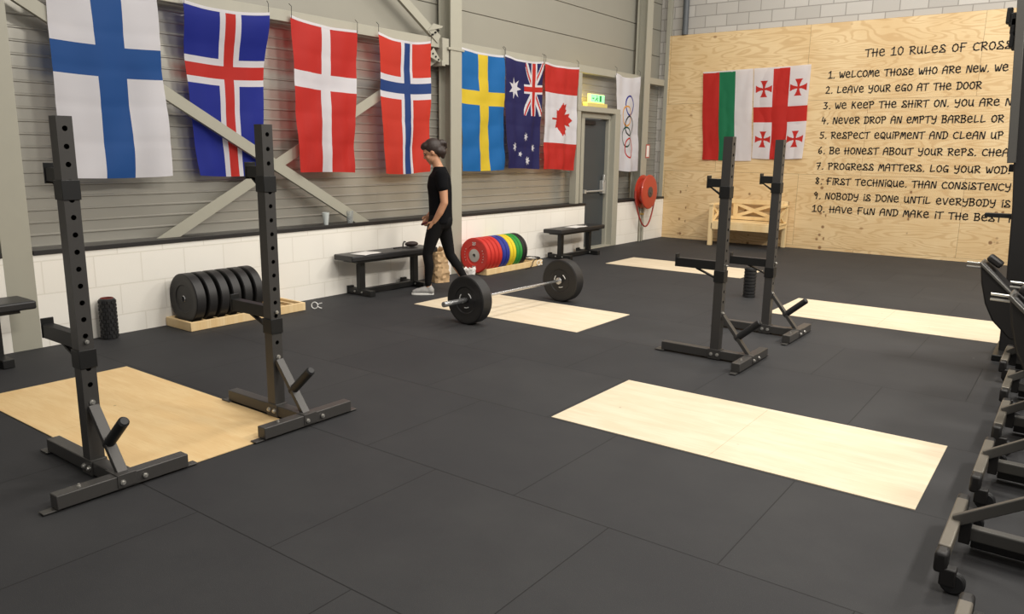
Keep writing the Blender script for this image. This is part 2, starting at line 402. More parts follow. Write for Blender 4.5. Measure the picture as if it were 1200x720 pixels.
# ------------------------------------------------------------------ lettering on the plywood
G = {
 'A': [[(0, 0), (.4, 4), (2, 6), (3.4, 5.2), (3.6, 0)], [(.2, 2.6), (3.6, 2.8)]],
 'B': [[(.4, 0), (.6, 6)], [(-.2, 5.8), (2.6, 6), (3.4, 5), (2.6, 3.4), (.6, 3.2), (3, 2.9), (3.8, 1.5), (2.8, .1), (.2, 0)]],
 'C': [[(3.8, 4.8), (2.4, 5.4), (.8, 4.6), (.2, 2.6), (.8, .7), (2.2, .1), (4, .6)]],
 'D': [[(.8, 0), (.9, 5.8)], [(-.2, 5.6), (2.6, 5.8), (3.9, 4.2), (3.8, 1.8), (2.6, .3), (.2, 0)]],
 'E': [[(.4, 2.6), (3.4, 3), (3.2, 4.6), (1.8, 5.2), (.5, 4.2), (.2, 2.2), (.9, .5), (2.4, .1), (3.8, .8)]],
 'F': [[(.8, 0), (.7, 5.8), (3.8, 5.9)], [(.2, 3), (3, 3.2)]],
 'G': [[(3.6, 5), (2, 5.6), (.6, 4), (.3, 1.6), (1.4, .2), (3, .6), (3.6, 2.4), (2, 2.4)], [(3.6, 2.4), (3.7, 0)]],
 'H': [[(.6, 0), (.4, 5.6)], [(-.3, 2.8), (3.8, 3.1)], [(3.2, 0), (3.3, 5.6)]],
 'I': [[(.6, 0), (.7, 3.8)], [(.6, 5.4), (.9, 5.8)]],
 'K': [[(.6, 0), (.7, 5.8)], [(3.2, 5.4), (.6, 2.6), (2, 2.8), (3.6, .2)]],
 'L': [[(.8, 5.6), (.5, .4), (1.2, .2), (3.6, .8)]],
 'M': [[(0, 0), (.8, 5), (1.4, 5.2), (2, 2), (3.2, 5.2), (3.8, 4.8), (4.2, 0)]],
 'N': [[(.2, 0), (.6, 5.2), (1.2, 5.2), (3, .2), (3.5, .4), (3.8, 5.6)]],
 'O': [[(2, 5.5), (.7, 4.6), (.2, 2.6), (.8, .6), (2.2, .1), (3.5, 1.1), (3.9, 3.2), (3.2, 5), (2, 5.5), (1.4, 5)]],
 'P': [[(.8, 0), (.7, 5.6)], [(-.2, 5.4), (2.6, 5.8), (3.6, 4.6), (3, 3.2), (.7, 2.8)]],
 'Q': [[(2, 5.5), (.7, 4.6), (.2, 2.6), (.8, .6), (2.2, .1), (3.5, 1.1), (3.9, 3.2), (3.2, 5), (2, 5.5)], [(1.8, 1.8), (4, -.4)]],
 'R': [[(.6, 0), (.6, 5.6)], [(-.3, 5.4), (2.6, 5.7), (3.6, 4.6), (2.8, 3.2), (.8, 2.8), (3.9, .2)]],
 'S': [[(3.6, 4.6), (2.6, 5.6), (1, 5.2), (.9, 3.9), (2.4, 2.8), (3.9, 1.2), (3.6, .2), (.2, .3), (.3, 1.0), (2.2, 2.4)]],
 'T': [[(-.2, 5.2), (4.2, 5.7)], [(2, 5.4), (1.9, 0)]],
 'U': [[(.4, 5), (.5, 1.2), (1.4, .2), (3, .8), (3.4, 5)], [(3.4, 2), (3.9, 0)]],
 'V': [[(.2, 5), (1.6, .2), (2.2, .4), (3.8, 5.4)]],
 'W': [[(0, 5), (.8, .4), (1.4, .4), (2.2, 3.4), (3, .3), (3.6, .5), (4.6, 5.2)]],
 'Y': [[(.2, 5.4), (.6, 3), (2, 2.8), (3.4, 3.4)], [(3.6, 5.6), (3.3, 1), (2.2, -.8), (.6, -.4)]],
 '0': [[(2, 6), (.6, 5), (.3, 2.6), (1, .4), (2.4, .1), (3.6, 2), (3.6, 4.6), (2, 6)]],
 '1': [[(.4, 4.6), (2, 6), (1.8, 0)], [(.2, 0), (3.6, .2)]],
 '2': [[(.4, 5), (1.8, 6), (3, 5), (2.6, 3), (.4, .2), (3.6, 0)]],
 '3': [[(.6, 5.6), (3, 5.6), (1.6, 3.4), (3.4, 2.2), (2.4, .1), (.4, .4)]],
 '4': [[(1.2, 6), (.4, 2.4), (3.6, 2.8)], [(2.8, 4.4), (2.4, 0)]],
 '5': [[(3.6, 5.8), (.9, 5.6), (.8, 3.4), (3, 3.2), (3.4, 1.4), (2, .1), (.4, .5)]],
 '6': [[(2.6, 6), (.8, 3.6), (.6, 1.2), (2, .1), (3.4, 1.2), (2.8, 2.8), (.7, 2)]],
 '7': [[(.2, 5.4), (3.4, 5.8), (1.6, 0)], [(1, 2.8), (3.2, 3.2)]],
 '8': [[(3, 5), (1.6, 6), (.6, 4.8), (3.2, 1.6), (2.2, .1), (.6, 1), (3, 5)]],
 '9': [[(3.2, 4.4), (1.8, 6), (.6, 4.6), (1.6, 3), (3.2, 4.6), (2.6, 0)]],
 '.': [[(.5, 0), (.9, .3)]],
}
ADV = {'I': 1.9, '.': 2.2, 'M': 5.4, 'W': 5.6, ' ': 3.4, '1': 4.6}
def twidth(s): return sum(ADV.get(c, 5.0) for c in s) - 1
def write(mb, s, x0, x1, z0, cap, sw, fn, mi=0):
    """strokes of s between x0 and x1 on baseline z0; fn(u, v, t) -> xyz"""
    kx = (x1 - x0) / twidth(s); kz = cap / 6; cx = x0
    for c in s:
        for st in G.get(c, []):
            pts = [Vector((cx + a * kx, z0 + b * kz)) for a, b in st]
            for p, q in zip(pts[:-1], pts[1:]):
                d = (q - p).normalized(); nrm = Vector((-d.y, d.x)) * sw / 2; p = p - d * sw * .38; q = q + d * sw * .38
                poly = [p - nrm, q - nrm, q + d * sw * .2, q + nrm, p + nrm, p - d * sw * .2]
                mb.prism([(v.x, v.y) for v in poly], fn, 0, 1, mi)
        cx += ADV.get(c, 5.0) * kx
M_ink = mat('black_ink', (28, 22, 17), .6)
RULES = [('THE 10 RULES OF CROSSF', 3.385, 5.47, 3.135), ('1. WELCOME THOSE WHO ARE NEW. WE', 2.845, 5.36, 2.825),
         ('2. LEAVE YOUR EGO AT THE DOOR', 2.825, 5.05, 2.585), ('3. WE KEEP THE SHIRT ON. YOU ARE N', 2.81, 5.46, 2.335),
         ('4. NEVER DROP AN EMPTY BARBELL OR', 2.805, 5.39, 2.095), ('5. RESPECT EQUIPMENT AND CLEAN UP S', 2.795, 5.56, 1.855),
         ('6. BE HONEST ABOUT YOUR REPS. CHEA', 2.79, 5.51, 1.605), ('7. PROGRESS MATTERS. LOG YOUR WOD.', 2.785, 5.56, 1.35),
         ('8. FIRST TECHNIQUE. THAN CONSISTENCY', 2.79, 5.60, 1.10), ('9. NOBODY IS DONE UNTIL EVERYBODY IS', 2.785, 5.62, .855),
         ('10. HAVE FUN AND MAKE IT THE BEST P', 2.78, 5.70, .635)]
for s, a, b, zz in RULES:
    mb = MB(); write(mb, s, a, b, zz + .012, .12 if s.startswith('THE') else .108, .0165, lambda u, v, t: (u, YB - .0035 * t, v))
    mb.build('lettering', M_ink, lining)

# ------------------------------------------------------------------ lifting platforms set into the floor
def platform(x0, x1, y0, y1, m, label):
    mb = MB().box(x0, (x0 + x1) / 2 - .0008, y0, y1, -.05, .004).box((x0 + x1) / 2 + .0008, x1, y0, y1, -.05, .004)
    o = mb.build('lifting_platform', m); tag(o, label, 'platform', 'plywood platforms set into the floor')
    return o
platform(4.085, 6.085, 3.73, 4.72, M_birch, 'pale plywood lifting platform nearest on the right, nothing standing on it')
platform(-.30 + 1.35, 3.05, 1.72, 2.68, M_birch2, 'golden plywood lifting platform under the two nearest squat stands')
platform(1.015, 3.015, 5.735, 6.735, M_birch, 'pale plywood lifting platform under the loaded barbell')
platform(1.02, 3.035, 9.73, 10.60, M_birch, 'pale plywood lifting platform farthest back, beside the door')
platform(4.06, 6.085, 7.755, 8.79, M_birch, 'pale plywood lifting platform behind the right squat stands, in front of the lettered wall')

# ------------------------------------------------------------------ squat stands
M_brown = M_rack
def upright_mesh():
    mb = MB(); h = .035; z0, zs, n, pitch, r, K = .072, .42, 16, .08, .0125, 16
    top = zs + n * pitch + .015
    for sx in (1, -1):
        x = h * sx
        mb.add([(x, -h, z0), (x, h, z0), (x, h, zs), (x, -h, zs)], [(0, 1, 2, 3)])
        for k in range(n):
            zc = zs + (k + .5) * pitch
            vs = []; fs = []
            for i in range(K):
                a = 2 * math.pi * (i + .5) / K; c, s_ = math.cos(a), math.sin(a)
                q = max(abs(c), abs(s_)); vs.append((x, h * c / q, zc + pitch / 2 * s_ / q))
            for i in range(K):
                a = 2 * math.pi * (i + .5) / K; vs.append((x, r * math.cos(a), zc + r * math.sin(a)))
            for i in range(K):
                a = 2 * math.pi * (i + .5) / K; vs.append((x - .005 * sx, r * math.cos(a), zc + r * math.sin(a)))
            for i in range(K):
                j = (i + 1) % K; fs += [(i, j, K + j, K + i), (K + i, K + j, 2 * K + j, 2 * K + i)]
            # square corners
            for q in range(4):
                i = int(K / 8 + q * K / 4) - 1; c = ((h, pitch / 2), (-h, pitch / 2), (-h, -pitch / 2), (h, -pitch / 2))[q]
                vs.append((x, c[0], zc + c[1])); fs.append((i, i + 1, len(vs) - 1))
            mb.add(vs, fs)
        mb.add([(x, -h, zs + n * pitch), (x, h, zs + n * pitch), (x, h, top), (x, -h, top)], [(0, 1, 2, 3)])
    for sy in (1, -1):
        y = h * sy; mb.add([(-h, y, z0), (h, y, z0), (h, y, top), (-h, y, top)], [(0, 1, 2, 3)])
    mb.add([(-h, -h, top), (h, -h, top), (h, h, top), (-h, h, top)], [(0, 1, 2, 3)])
    me = mb
    return me
def bolts(mb, pts, ax, r=.011, mi=0):
    for p in pts:
        p = Vector(p); a = Vector(ax); mb.cyl(p, p + a * .006, r * 1.25, n=12, mi=mi); mb.cyl(p + a * .006, p + a * .014, r * .8, n=6, mi=mi)
def squat_stand(x, y, hook_z, arm_z, label, first=True):
    t = thing('squat_stand', label, 'squat stand', (x, y, 0), 0, 'squat stands')
    um = upright_mesh(); um.build('upright', M_rack, t, smooth=30)
    bb = MB().box(-.45, .245, -.033, .033, .012, .078)
    o = bb.build('base_beam', M_rack, t, bevel=.004)
    fb = MB().box(.245, .312, -.31, .31, .012, .078); o2 = fb.build('foot_bar', M_rack, t, bevel=.004)
    for a in (-1, 1): MB().box(.255, .302, min(a * .29, a * .365), max(a * .29, a * .365), .005, .012).build('floor_tab', M_rack, t, bevel=.002)
    MB().box(-.50, -.42, -.05, .05, .005, .012).build('floor_tab', M_rack, t, bevel=.002)
    MB().box(-.05, .05, -.0395, .0395, .006, .084).build('joint_plate', M_rack, t, bevel=.002)
    MB().box(.20, .316, -.045, .045, .02, .083).build('joint_plate', M_rack, t, bevel=.002)
    for bp_, ba, br_ in (((-.02, -.0395, .045), (0, -1, 0), .011), ((.03, -.0395, .045), (0, -1, 0), .011), ((.316, -.022, .045), (1, 0, 0), .010), ((.316, .085, .045), (1, 0, 0), .010), ((.036, 0, .372), (1, 0, 0), .011), ((.28, -.2, .078), (0, 0, 1), .007)):
        bo = MB(); bolts(bo, [bp_], ba, br_); bo.build('bolt', M_zinc, t)
    br = MB().bar((.030, 0, .385), (.036, 0, .32), .05, .008, (1, 0, 0)).bar((.042, 0, .355), (.272, 0, .07), .05, .026, (1, 0, 1))
    br.build('brace', M_rack, t, bevel=.002)
    pg = MB().cyl((.155, 0, .185), (.330, 0, .340), .026, n=20).cyl((.330, 0, .340), (.337, 0, .346), .026, .018, n=20)
    pg.build('rubber_peg', M_rubber, t)
    # upper bar hook
    hk = MB(); zt = hook_z
    hk.box(-.041, .041, -.041, .041, zt - .165, zt - .075)                      # sleeve
    hk.box(-.140, -.033, -.030, .030, zt - .085, zt - .022); hk.box(-.148, -.137, -.034, .034, zt - .095, zt)
    hk.prism([(-.136, zt - .084), (-.125, zt - .084), (-.036, zt - .135), (-.036, zt - .155)], lambda a, b, q: (a, q, b), -.012, .012)
    ho = hk.build('bar_hook', M_black, t, bevel=.002)
    # spotter arm
    za = arm_z; sa = MB()
    sa.box(-.041, .041, -.041, .041, za - .19, za - .10)
    sa.box(-.365, -.033, -.026, .026, za - .10, za - .03); sa.box(-.372, -.362, -.03, .03, za - .10, za)
    sa.bar((-.20, 0, za - .10), (-.035, 0, za - .165), .03, .012)
    so = sa.build('spotter_arm', M_black, t, bevel=.002)
    b2 = MB(); bolts(b2, [(.041, 0, za - .06)], (1, 0, 0), .008); b2.build('pin', M_zinc, so)
    return t
squat_stand(2.775, 1.640, 1.505, .733, 'charcoal squat stand nearest the camera, in front of the white flag with blue cross')
squat_stand(2.770, 2.715, 1.505, .704, 'charcoal squat stand between the golden platform and the black plate row')
squat_stand(4.335, 5.680, 1.425, .806, 'charcoal squat stand in front of the wooden bench, left and nearer of the right-hand pair')
squat_stand(4.345, 6.830, 1.425, .705, 'charcoal squat stand farther right, below the flag with five red crosses')

# ------------------------------------------------------------------ plates
def plate_mesh(R_, t, rubber, hub_r, face_rec=.010):
    """bumper disc about y from y=0 to y=t, returned as two builders"""
    d = MB(); b = .006
    pr = [(hub_r, face_rec), (hub_r + .006, face_rec), (R_ * .52, face_rec), (R_ * .56, .002), (R_ * .80, .002), (R_ * .83, 0), (R_ - .010, 0), (R_, b), (R_, t - b), (R_ - .010, t), (R_ * .83, t), (R_ * .80, t - .002),
          (R_ * .56, t - .002), (R_ * .52, t - face_rec), (hub_r + .006, t - face_rec), (hub_r, t - face_rec)]
    d.lathe(pr, (0, 0, 0), (0, 1, 0), 64)
    h = MB(); h.lathe([(.0255, -.001), (hub_r, -.001 + face_rec * .6), (hub_r, t - face_rec * .6), (.0255, t + .001), (.0255, -.001)], (0, 0, 0), (0, 1, 0), 40)
    return d, h
def plate(name, x, y, z, t, col, hubm, hub_r, label, group, R_=.225, rx=0, rz=0):
    o = thing(name, label, 'weight plate', (x, y, z), 0, group)
    o.rotation_euler = (rx, 0, rz)
    d, h = plate_mesh(R_, t, col, hub_r)
    d.build('rubber_disc', col, o, smooth=25); h.build('hub', hubm, o, smooth=30)
    return o
M_bump = mat('bumper_rubber', (33, 32, 32), .5, 0, .12, 50)
M_red = mat('red_rubber', (196, 45, 36), .5, 0, .08, 8); M_blue = mat('blue_rubber', (38, 50, 140), .5, 0, .08, 8)
M_yel = mat('yellow_rubber', (226, 198, 40), .5, 0, .08, 8); M_grn = mat('green_rubber', (44, 142, 58), .5, 0, .08, 8)
M_hubgrey = mat('hub_grey', (176, 174, 170), .4, .3)

# wooden storage trays
def tray(x0, x1, y0, y1, hgt, label, slots, hs=True):
    t = thing('plate_rack', label, 'plate rack', ((x0 + x1) / 2, (y0 + y1) / 2, 0), 0, 'wooden plate racks by the white wall')
    cx, cy = (x0 + x1) / 2, (y0 + y1) / 2
    for a in (x0, x1 - .03): MB().box(a - cx, a + .03 - cx, y0 - cy, y1 - cy, .002, hgt).build('rail', M_pine, t, bevel=.004)
    for i, s in enumerate(slots): MB().box(x0 + .03 - cx, x1 - .03 - cx, s - .011 - cy, s + .011 - cy, .006, hgt - .004 if hs else .016).build('slat', M_pine, t, bevel=.003)
    for a in (y0, y1 - .03): MB().box(x0 + .03 - cx, x1 - .03 - cx, a - cy, a + .03 - cy, .002, hgt).build('end_board', M_pine, t, bevel=.003)
    return t
tray(.015, .415, 3.575, 4.81, .082, 'low pine rack holding the black bumper plates', [3.741 + .12 * i for i in range(9)])
tray(.025, .425, 7.70, 8.97, .082, 'low pine rack holding the coloured bumper plates', [7.74 + .105 * i for i in range(12)], False)
for i, (py, th) in enumerate([(3.635, .092), (3.755, .085), (3.875, .085), (3.995, .085), (4.115, .085), (4.235, .085)]):
    nm = ('nearest', 'second from the near end', 'third from the near end', 'third from the far end', 'second from the far end', 'farthest')[i]
    plate('weight_plate', .215, py, .262, th, M_bump, M_chrome, .03, 'black plate in the all-black row, ' + nm, 'black plates in the pine rack')
COLS = [(M_red, 'red', 'nearest, face showing'), (M_red, 'red', 'second'), (M_red, 'red', 'third'), (M_red, 'red', 'last, beside the blue ones'),
        (M_blue, 'blue', 'beside the red ones'), (M_blue, 'blue', 'beside the yellow ones'), (M_yel, 'yellow', 'beside the blue ones'), (M_yel, 'yellow', 'beside the green ones'),
        (M_grn, 'green', 'beside the yellow ones'), (M_grn, 'green', 'beside the black ones'), (M_bump, 'black', 'beside the green ones'), (M_bump, 'black', 'at the far end of the row')]
cy = 7.665
for i, (m_, cn, wh) in enumerate(COLS):
    th = .070 if cn in ('red', 'blue') else .06
    if cn == 'black': th = .045
    o = plate('weight_plate', .236, cy, .250, th, m_, M_hubgrey, .085 if cn != 'black' else .05, '%s bumper plate in the coloured row, %s' % (cn, wh), 'coloured plates in the pine rack', R_=.230)
    if i == 0:
        mk = MB()
        fnf = lambda ang, rad: (lambda u, v, q: (-(math.cos(ang) * (u) - math.sin(ang) * (v + rad)) * 1.0, -.0012 * q - .0002, math.sin(ang) * u + math.cos(ang) * (v + rad)))
        write(mk, '25', -.026, .026, -.018, .036, .009, lambda u, v, q: (u, .0012 - .003 * q, v + .155)); write(mk, '25', -.026, .026, -.018, .036, .009, lambda u, v, q: (u, .0012 - .003 * q, v - .155))
        for sx in (-1, 1):          # small raised marks along the sides of the face
            for k in range(5):
                a = R(90 - 90 * sx - 28 + 14 * k)
                c_ = Vector((math.cos(a) * .155, 0, math.sin(a) * .155)); tx = Vector((-math.sin(a), 0, math.cos(a))); rx_ = Vector((math.cos(a), 0, math.sin(a)))
                for q_ in ((-.5, .5), (.5, -.5), (-.5, -.5)):
                    p0 = c_ + tx * .010 * q_[0] + rx_ * .012 * q_[0]; p1 = c_ + tx * .010 * q_[1] - rx_ * .012 * q_[0]
                    mk.bar(p0 + Vector((0, 0, 0)), p1, .006, .003, (0, 1, 0))
        mk.build('face_marking', M_white, o)
    cy += th + .012

# ------------------------------------------------------------------ loaded barbell
bar0 = Vector((2.025, 5.06, .229)); bard = (Vector((2.115, 7.26, .229)) - bar0).normalized()
bang = math.atan2(-bard.x, bard.y)
bb = thing('barbell', 'long steel barbell loaded with two black plates, lying across the pale platform', 'barbell', bar0, bang)
MB().cyl((0, .43, 0), (0, 1.77, 0), .0145, n=20).build('shaft', M_chrome, bb)
for a, b in ((0, .415), (1.785, 2.2)):
    MB().cyl((0, a, 0), (0, b, 0), .025, n=24).build('sleeve', M_chrome, bb, bevel=.002)
for a in (.415, 1.765): MB().cyl((0, a, 0), (0, a + .02, 0), .038, n=28).build('collar', M_chrome, bb, bevel=.003)
def bar_plate(d0, th, label):
    p = bar0 + bard * d0
    o = plate('weight_plate', p.x, p.y, .229, th, M_bump, M_black, .030, label, 'plates on the barbell', R_=.2265, rz=bang)
    mk = MB()
    for k in range(3):
        pts = [(.073 * math.cos(a), .0085, .073 * math.sin(a)) for a in [R(20 + 120 * k + 8 * i) for i in range(6)]]
        mk.tube(pts, .0045, 6)
    mk.build('face_marking', M_white, o)
    return o
bar_plate(.285, .128, 'black bumper plate on the near end of the barbell')
bar_plate(1.788, .128, 'black bumper plate on the far end of the barbell')

# ------------------------------------------------------------------ benches
def bench(x, y, rz, label, ln=1.28):
    t = thing('bench', label, 'bench', (x, y, 0), rz, 'black gym benches')
    L = ln / 2
    MB().box(-.16, .16, -L, L, .40, .462).build('seat_pad', M_vinyl, t, bevel=.014, seg=3)
    MB().box(-.12, .12, -L + .10, L - .10, .376, .40).build('seat_frame', M_black, t, bevel=.002)
    for s in (-1, 1):
        MB().box(-.035, .035, s * (L - .24) - .035, s * (L - .24) + .035, .06, .378).build('leg', M_black, t, bevel=.003)
        MB().box(-.20, .20, s * (L - .24) - .038, s * (L - .24) + .038, .004, .066).box(-.205, -.17, s * (L - .24) - .04, s * (L - .24) + .04, .002, .085).build('foot', M_black, t, bevel=.003)
    MB().box(-.03, .03, -L + .26, L - .26, .012, .07).build('stretcher', M_black, t, bevel=.003)
    for s in (-1, 1):
        for xx in (.06, -.06):
            bo = MB(); bolts(bo, [(xx, s * (L - .24) - .038, .04)], (0, -1, 0), .008); bo.build('bolt', M_zinc, t)
    return t
bench(.225, 6.14, R(-3), 'long black bench against the white wall, behind the walking person')
bench(.265, 10.08, R(0), 'long black bench in front of the dark door')
bench(.27, 1.73, 0, 'black bench at the left edge, beside the left column')

# ------------------------------------------------------------------ flags
def pip(px, py, poly):
    ins = np.zeros(px.shape, bool); n = len(poly)
    for i in range(n):
        x1, y1 = poly[i]; x2, y2 = poly[(i + 1) % n]
        if y1 == y2: continue
        c = ((y1 > py) != (y2 > py)) & (px < (x2 - x1) * (py - y1) / (y2 - y1) + x1); ins ^= c
    return ins
def star(cx, cy, r, n, inner=.45, rot=0):
    return [(cx + (r if k % 2 == 0 else r * inner) * math.sin(rot + math.pi * k / n), cy + (r if k % 2 == 0 else r * inner) * math.cos(rot + math.pi * k / n)) for k in range(2 * n)]
def nordic(bu, bv, layers):
    """layers: list of (margin) widths; edges given as lists"""
    pass
F_W = mat('flag_white', (232, 230, 236), .75); F_R = mat('flag_red', (204, 44, 36), .7); F_B = mat('flag_royal_blue', (22, 40, 150), .7)
F_FB = mat('flag_finn_blue', (28, 84, 156), .7); F_SB = mat('flag_sky_blue', (18, 112, 186), .7); F_Y = mat('flag_yellow', (240, 208, 52), .7)
F_N = mat('flag_navy', (34, 32, 92), .7); F_G = mat('flag_green', (28, 128, 86), .7); F_NR = mat('flag_norse_red', (214, 58, 40), .7); F_NB = mat('flag_norse_blue', (32, 66, 132), .7)
F_O = mat('flag_orange', (238, 170, 80), .7); F_K = mat('flag_black', (30, 34, 36), .7); F_DG = mat('flag_dark_green', (36, 82, 70), .7)
def cloth_in(mats):
    """thin woven cloth lets part of the light through"""
    for m in mats:
        nt = m.node_tree; b = nt.nodes['Principled BSDF']; out = nt.nodes['Material Output']
        tr = nt.nodes.new('ShaderNodeBsdfTranslucent'); tr.inputs[0].default_value = b.inputs['Base Color'].default_value
        mx = nt.nodes.new('ShaderNodeMixShader'); mx.inputs[0].default_value = .38
        nt.links.new(b.outputs[0], mx.inputs[1]); nt.links.new(tr.outputs[0], mx.inputs[2]); nt.links.new(mx.outputs[0], out.inputs[0])
cloth_in([F_W, F_R, F_B, F_FB, F_SB, F_Y, F_N, F_G, F_NR, F_NB, F_O, F_K, F_DG])
def flag(label, quad, mats, fn, ue, ve, step, place, sag=.02, amp=.012, seed=0, head=True, cords=True):
    """quad: TL, TR, BR, BL as (s, z) on the wall plane; fn(u, v) -> material index array"""
    rs = np.random.RandomState(seed)
    def lines(edges, st, lo=0.0, hi=1.0):
        e = sorted(set([lo, hi] + [q for q in edges if lo < q < hi])); out = []
        for a, b in zip(e[:-1], e[1:]):
            n = max(1, int(round((b - a) / st))); out += [a + (b - a) * k / n for k in range(n)]
        return np.array(out + [hi])
    TL, TR, BR, BL = [np.array(q, float) for q in quad]
    ph = rs.uniform(0, 6.28, 6); fr = rs.uniform(.8, 1.3, 6)
    def pos(U, V):
        P = ((1 - U) * (1 - V))[..., None] * TL + (U * (1 - V))[..., None] * TR + (U * V)[..., None] * BR + ((1 - U) * V)[..., None] * BL
        z = P[..., 1] - sag * 4 * U * (1 - U) * np.exp(-V * 2.2) - .012 * np.sin(3.1 * U * fr[5] + ph[5]) * V
        s = P[..., 0] + .010 * np.sin(7 * V * fr[0] + ph[0]) * V
        d = amp * (.35 + 1.0 * V) * (np.sin(6.28 * 1.6 * fr[1] * U + ph[1] + 1.2 * V) + .6 * np.sin(6.28 * 3.1 * fr[2] * U + ph[2] - 2 * V))
        d += .004 * np.abs(np.cos(math.pi * 5 * V + .3 * np.sin(5 * U + ph[0]) * .3)) ** 10 * -1 + .005 * np.sin(19 * V * fr[4] + 9 * U + ph[2]) * (.3 + V) + .008 * np.sin(9 * V * fr[3] + 4 * U + ph[3])
        d += .010 * np.sin(14 * (U + .5 * V) + ph[4]) * np.exp(-V * 4)
        return s, z, d
    root = thing('flag', label, 'flag', place(TL[0] * .5 + TR[0] * .5, (TL[1] + TR[1]) / 2, 0), 0, 'hanging flags')
    off = Vector(root.location)
    def grid(us, vs, name, mlist, midx, dd=0):
        U, V = np.meshgrid(us, vs); s, z, d = pos(U, V)
        nu, nv = len(us), len(vs); vsx = [tuple(Vector(place(a, b, c + dd)) - off) for a, b, c in zip(s.ravel(), z.ravel(), d.ravel())]
        i = np.arange((nv - 1) * (nu - 1)); r_, c_ = i // (nu - 1), i % (nu - 1); a = r_ * nu + c_
        fs = np.stack([a, a + 1, a + nu + 1, a + nu], 1).tolist()
        me = bpy.data.meshes.new(name); me.from_pydata(vsx, [], fs)
        for m in mlist: me.materials.append(m)
        me.polygons.foreach_set('material_index', midx); me.polygons.foreach_set('use_smooth', [True] * len(fs))
        o = bpy.data.objects.new(name, me); COL.objects.link(o); o.parent = root
        return o
    us = lines(ue, step); vs = lines(ve, step * .6)
    uc = (us[:-1] + us[1:]) / 2; vc = (vs[:-1] + vs[1:]) / 2
    U, V = np.meshgrid(uc, vc)
    grid(us, vs, 'cloth', mats, np.asarray(fn(U, V)).astype(int).ravel().tolist())
    if head:
        hu = np.linspace(0, 1, 30); hv = np.array([-.014, -.007, 0.0, .004])
        grid(hu, hv, 'header_band', [F_W], [0] * (29 * 3), .0025)
    if cords:
        for U0 in (.01, .99):
            s, z, d = pos(np.array([U0]), np.array([0.0])); s = float(s[0]); z = float(z[0])
            p = [place(s, z - .01, 0), place(s, z + .03, .004), place(s, z + .10, .006), place(s, z + .13, -.03)]
            MB().tube([Vector(q) - off for q in p], .003, 6).build('cord', M_black, root)
    return root
FX = -.030
left = lambda s, z, d: (FX + d, s, z)
def leftb(s, z, d):
    k = np.clip((2.80 - np.asarray(z)) / .5, 0, 1); k = k * k * (3 - 2 * k)
    return (FX - .10 * k + d * .6, s, z)
back = lambda s, z, d: (s, YB - .022 - abs(d) * .6 - 0 * d, z)
def bands(U, V, rects, base=0):
    out = np.full(U.shape, base)
    for mi, u0, u1, v0, v1 in rects: out[(U >= u0) & (U <= u1) & (V >= v0) & (V <= v1)] = mi
    return out
def cross(uw, vw):
    return lambda U, V: bands(U, V, [q for k, ((a, b), (c, d)) in enumerate(zip(uw, vw)) for q in ((k + 1, a, b, 0, 1), (k + 1, 0, 1, c, d))])
def flat(l): return [v for p in l for v in p]
def cflag(label, quad, mats, uw, vw, seed, place=left, **k):
    return flag(label, quad, mats, cross(uw, vw), flat(uw), flat(vw), .03, place, seed=seed, **k)
cflag('white flag with a wide blue cross, hanging leftmost on the grey wall', [(2.853, 2.80), (3.728, 2.80), (3.762, 1.338), (2.832, 1.320)], [F_W, F_FB], [(.375, .655)], [(5 / 18, 8 / 18)], 3)
cflag('blue flag with a red cross edged in white, partly behind a diagonal brace', [(3.975, 2.825), (4.87, 2.845), (4.80, 1.323), (4.09, 1.326)], [F_B, F_W, F_R], [(.40, .655), (.465, .59)], [(.28, .44), (.32, .40)], 8, place=leftb, sag=.035)
cflag('red flag with a white cross, between the braces above the black plates', [(5.12, 2.862), (6.0, 2.824), (5.905, 1.323), (5.145, 1.343)], [F_R, F_W], [(.43, .57)], [(12 / 37, 16 / 37)], 11, sag=.03)
cflag('red flag with a blue cross edged in white, beside the middle column', [(6.295, 2.845), (7.172, 2.851), (7.105, 1.317), (6.37, 1.317)], [F_NR, F_W, F_NB], [(.40, .63), (.455, .575)], [(.265, .435), (.31, .39)], 21, sag=.05)
cflag('blue flag with a yellow cross, just right of the middle column', [(7.70, 2.842), (8.625, 2.832), (8.672, 1.32), (7.76, 1.335)], [F_SB, F_Y], [(.40, .615)], [(.315, .435)], 33, sag=.02)
def f_aus(U, V):
    S = V; T = 1 - U                    # along the hoist-to-fly and from the upper edge, flag turned a quarter
    out = np.zeros(U.shape, int)
    cs = S / .5; ct = T / .5; inn = (cs < 1) & (ct < 1)
    X = cs * 60; Y = ct * 30
    d1 = (Y - X / 2) / math.sqrt(1.25); d2 = (Y - (30 - X / 2)) / math.sqrt(1.25)
    u = np.zeros(U.shape, int)
    u[(abs(d1) < 3) | (abs(d2) < 3)] = 1
    lf = X < 30
    u[((d1 > 0) & (d1 < 2) & lf) | ((d1 < 0) & (d1 > -2) & ~lf) | ((d2 > 0) & (d2 < 2) & lf) | ((d2 < 0) & (d2 > -2) & ~lf)] = 2
    u[(abs(X - 30) < 5) | (abs(Y - 15) < 5)] = 1; u[(abs(X - 30) < 3) | (abs(Y - 15) < 3)] = 2
    out[inn] = u[inn]
    PX = U * .9; PY = -V * 1.5
    for cx, cy, r, n in ((.25, .26, .15, 7), (.25, .80, .075, 7), (.55, .70, .066, 7), (.82, .80, .062, 7), (.62, .925, .072, 7), (.42, .865, .042, 5)):
        cx2, cy2 = (cx, cy) if r > .1 else (cx, cy)
        out[pip(PX, PY, star(cx2 * .9, -cy2 * 1.5, r, n, .45, math.pi / 2))] = 1
    return out
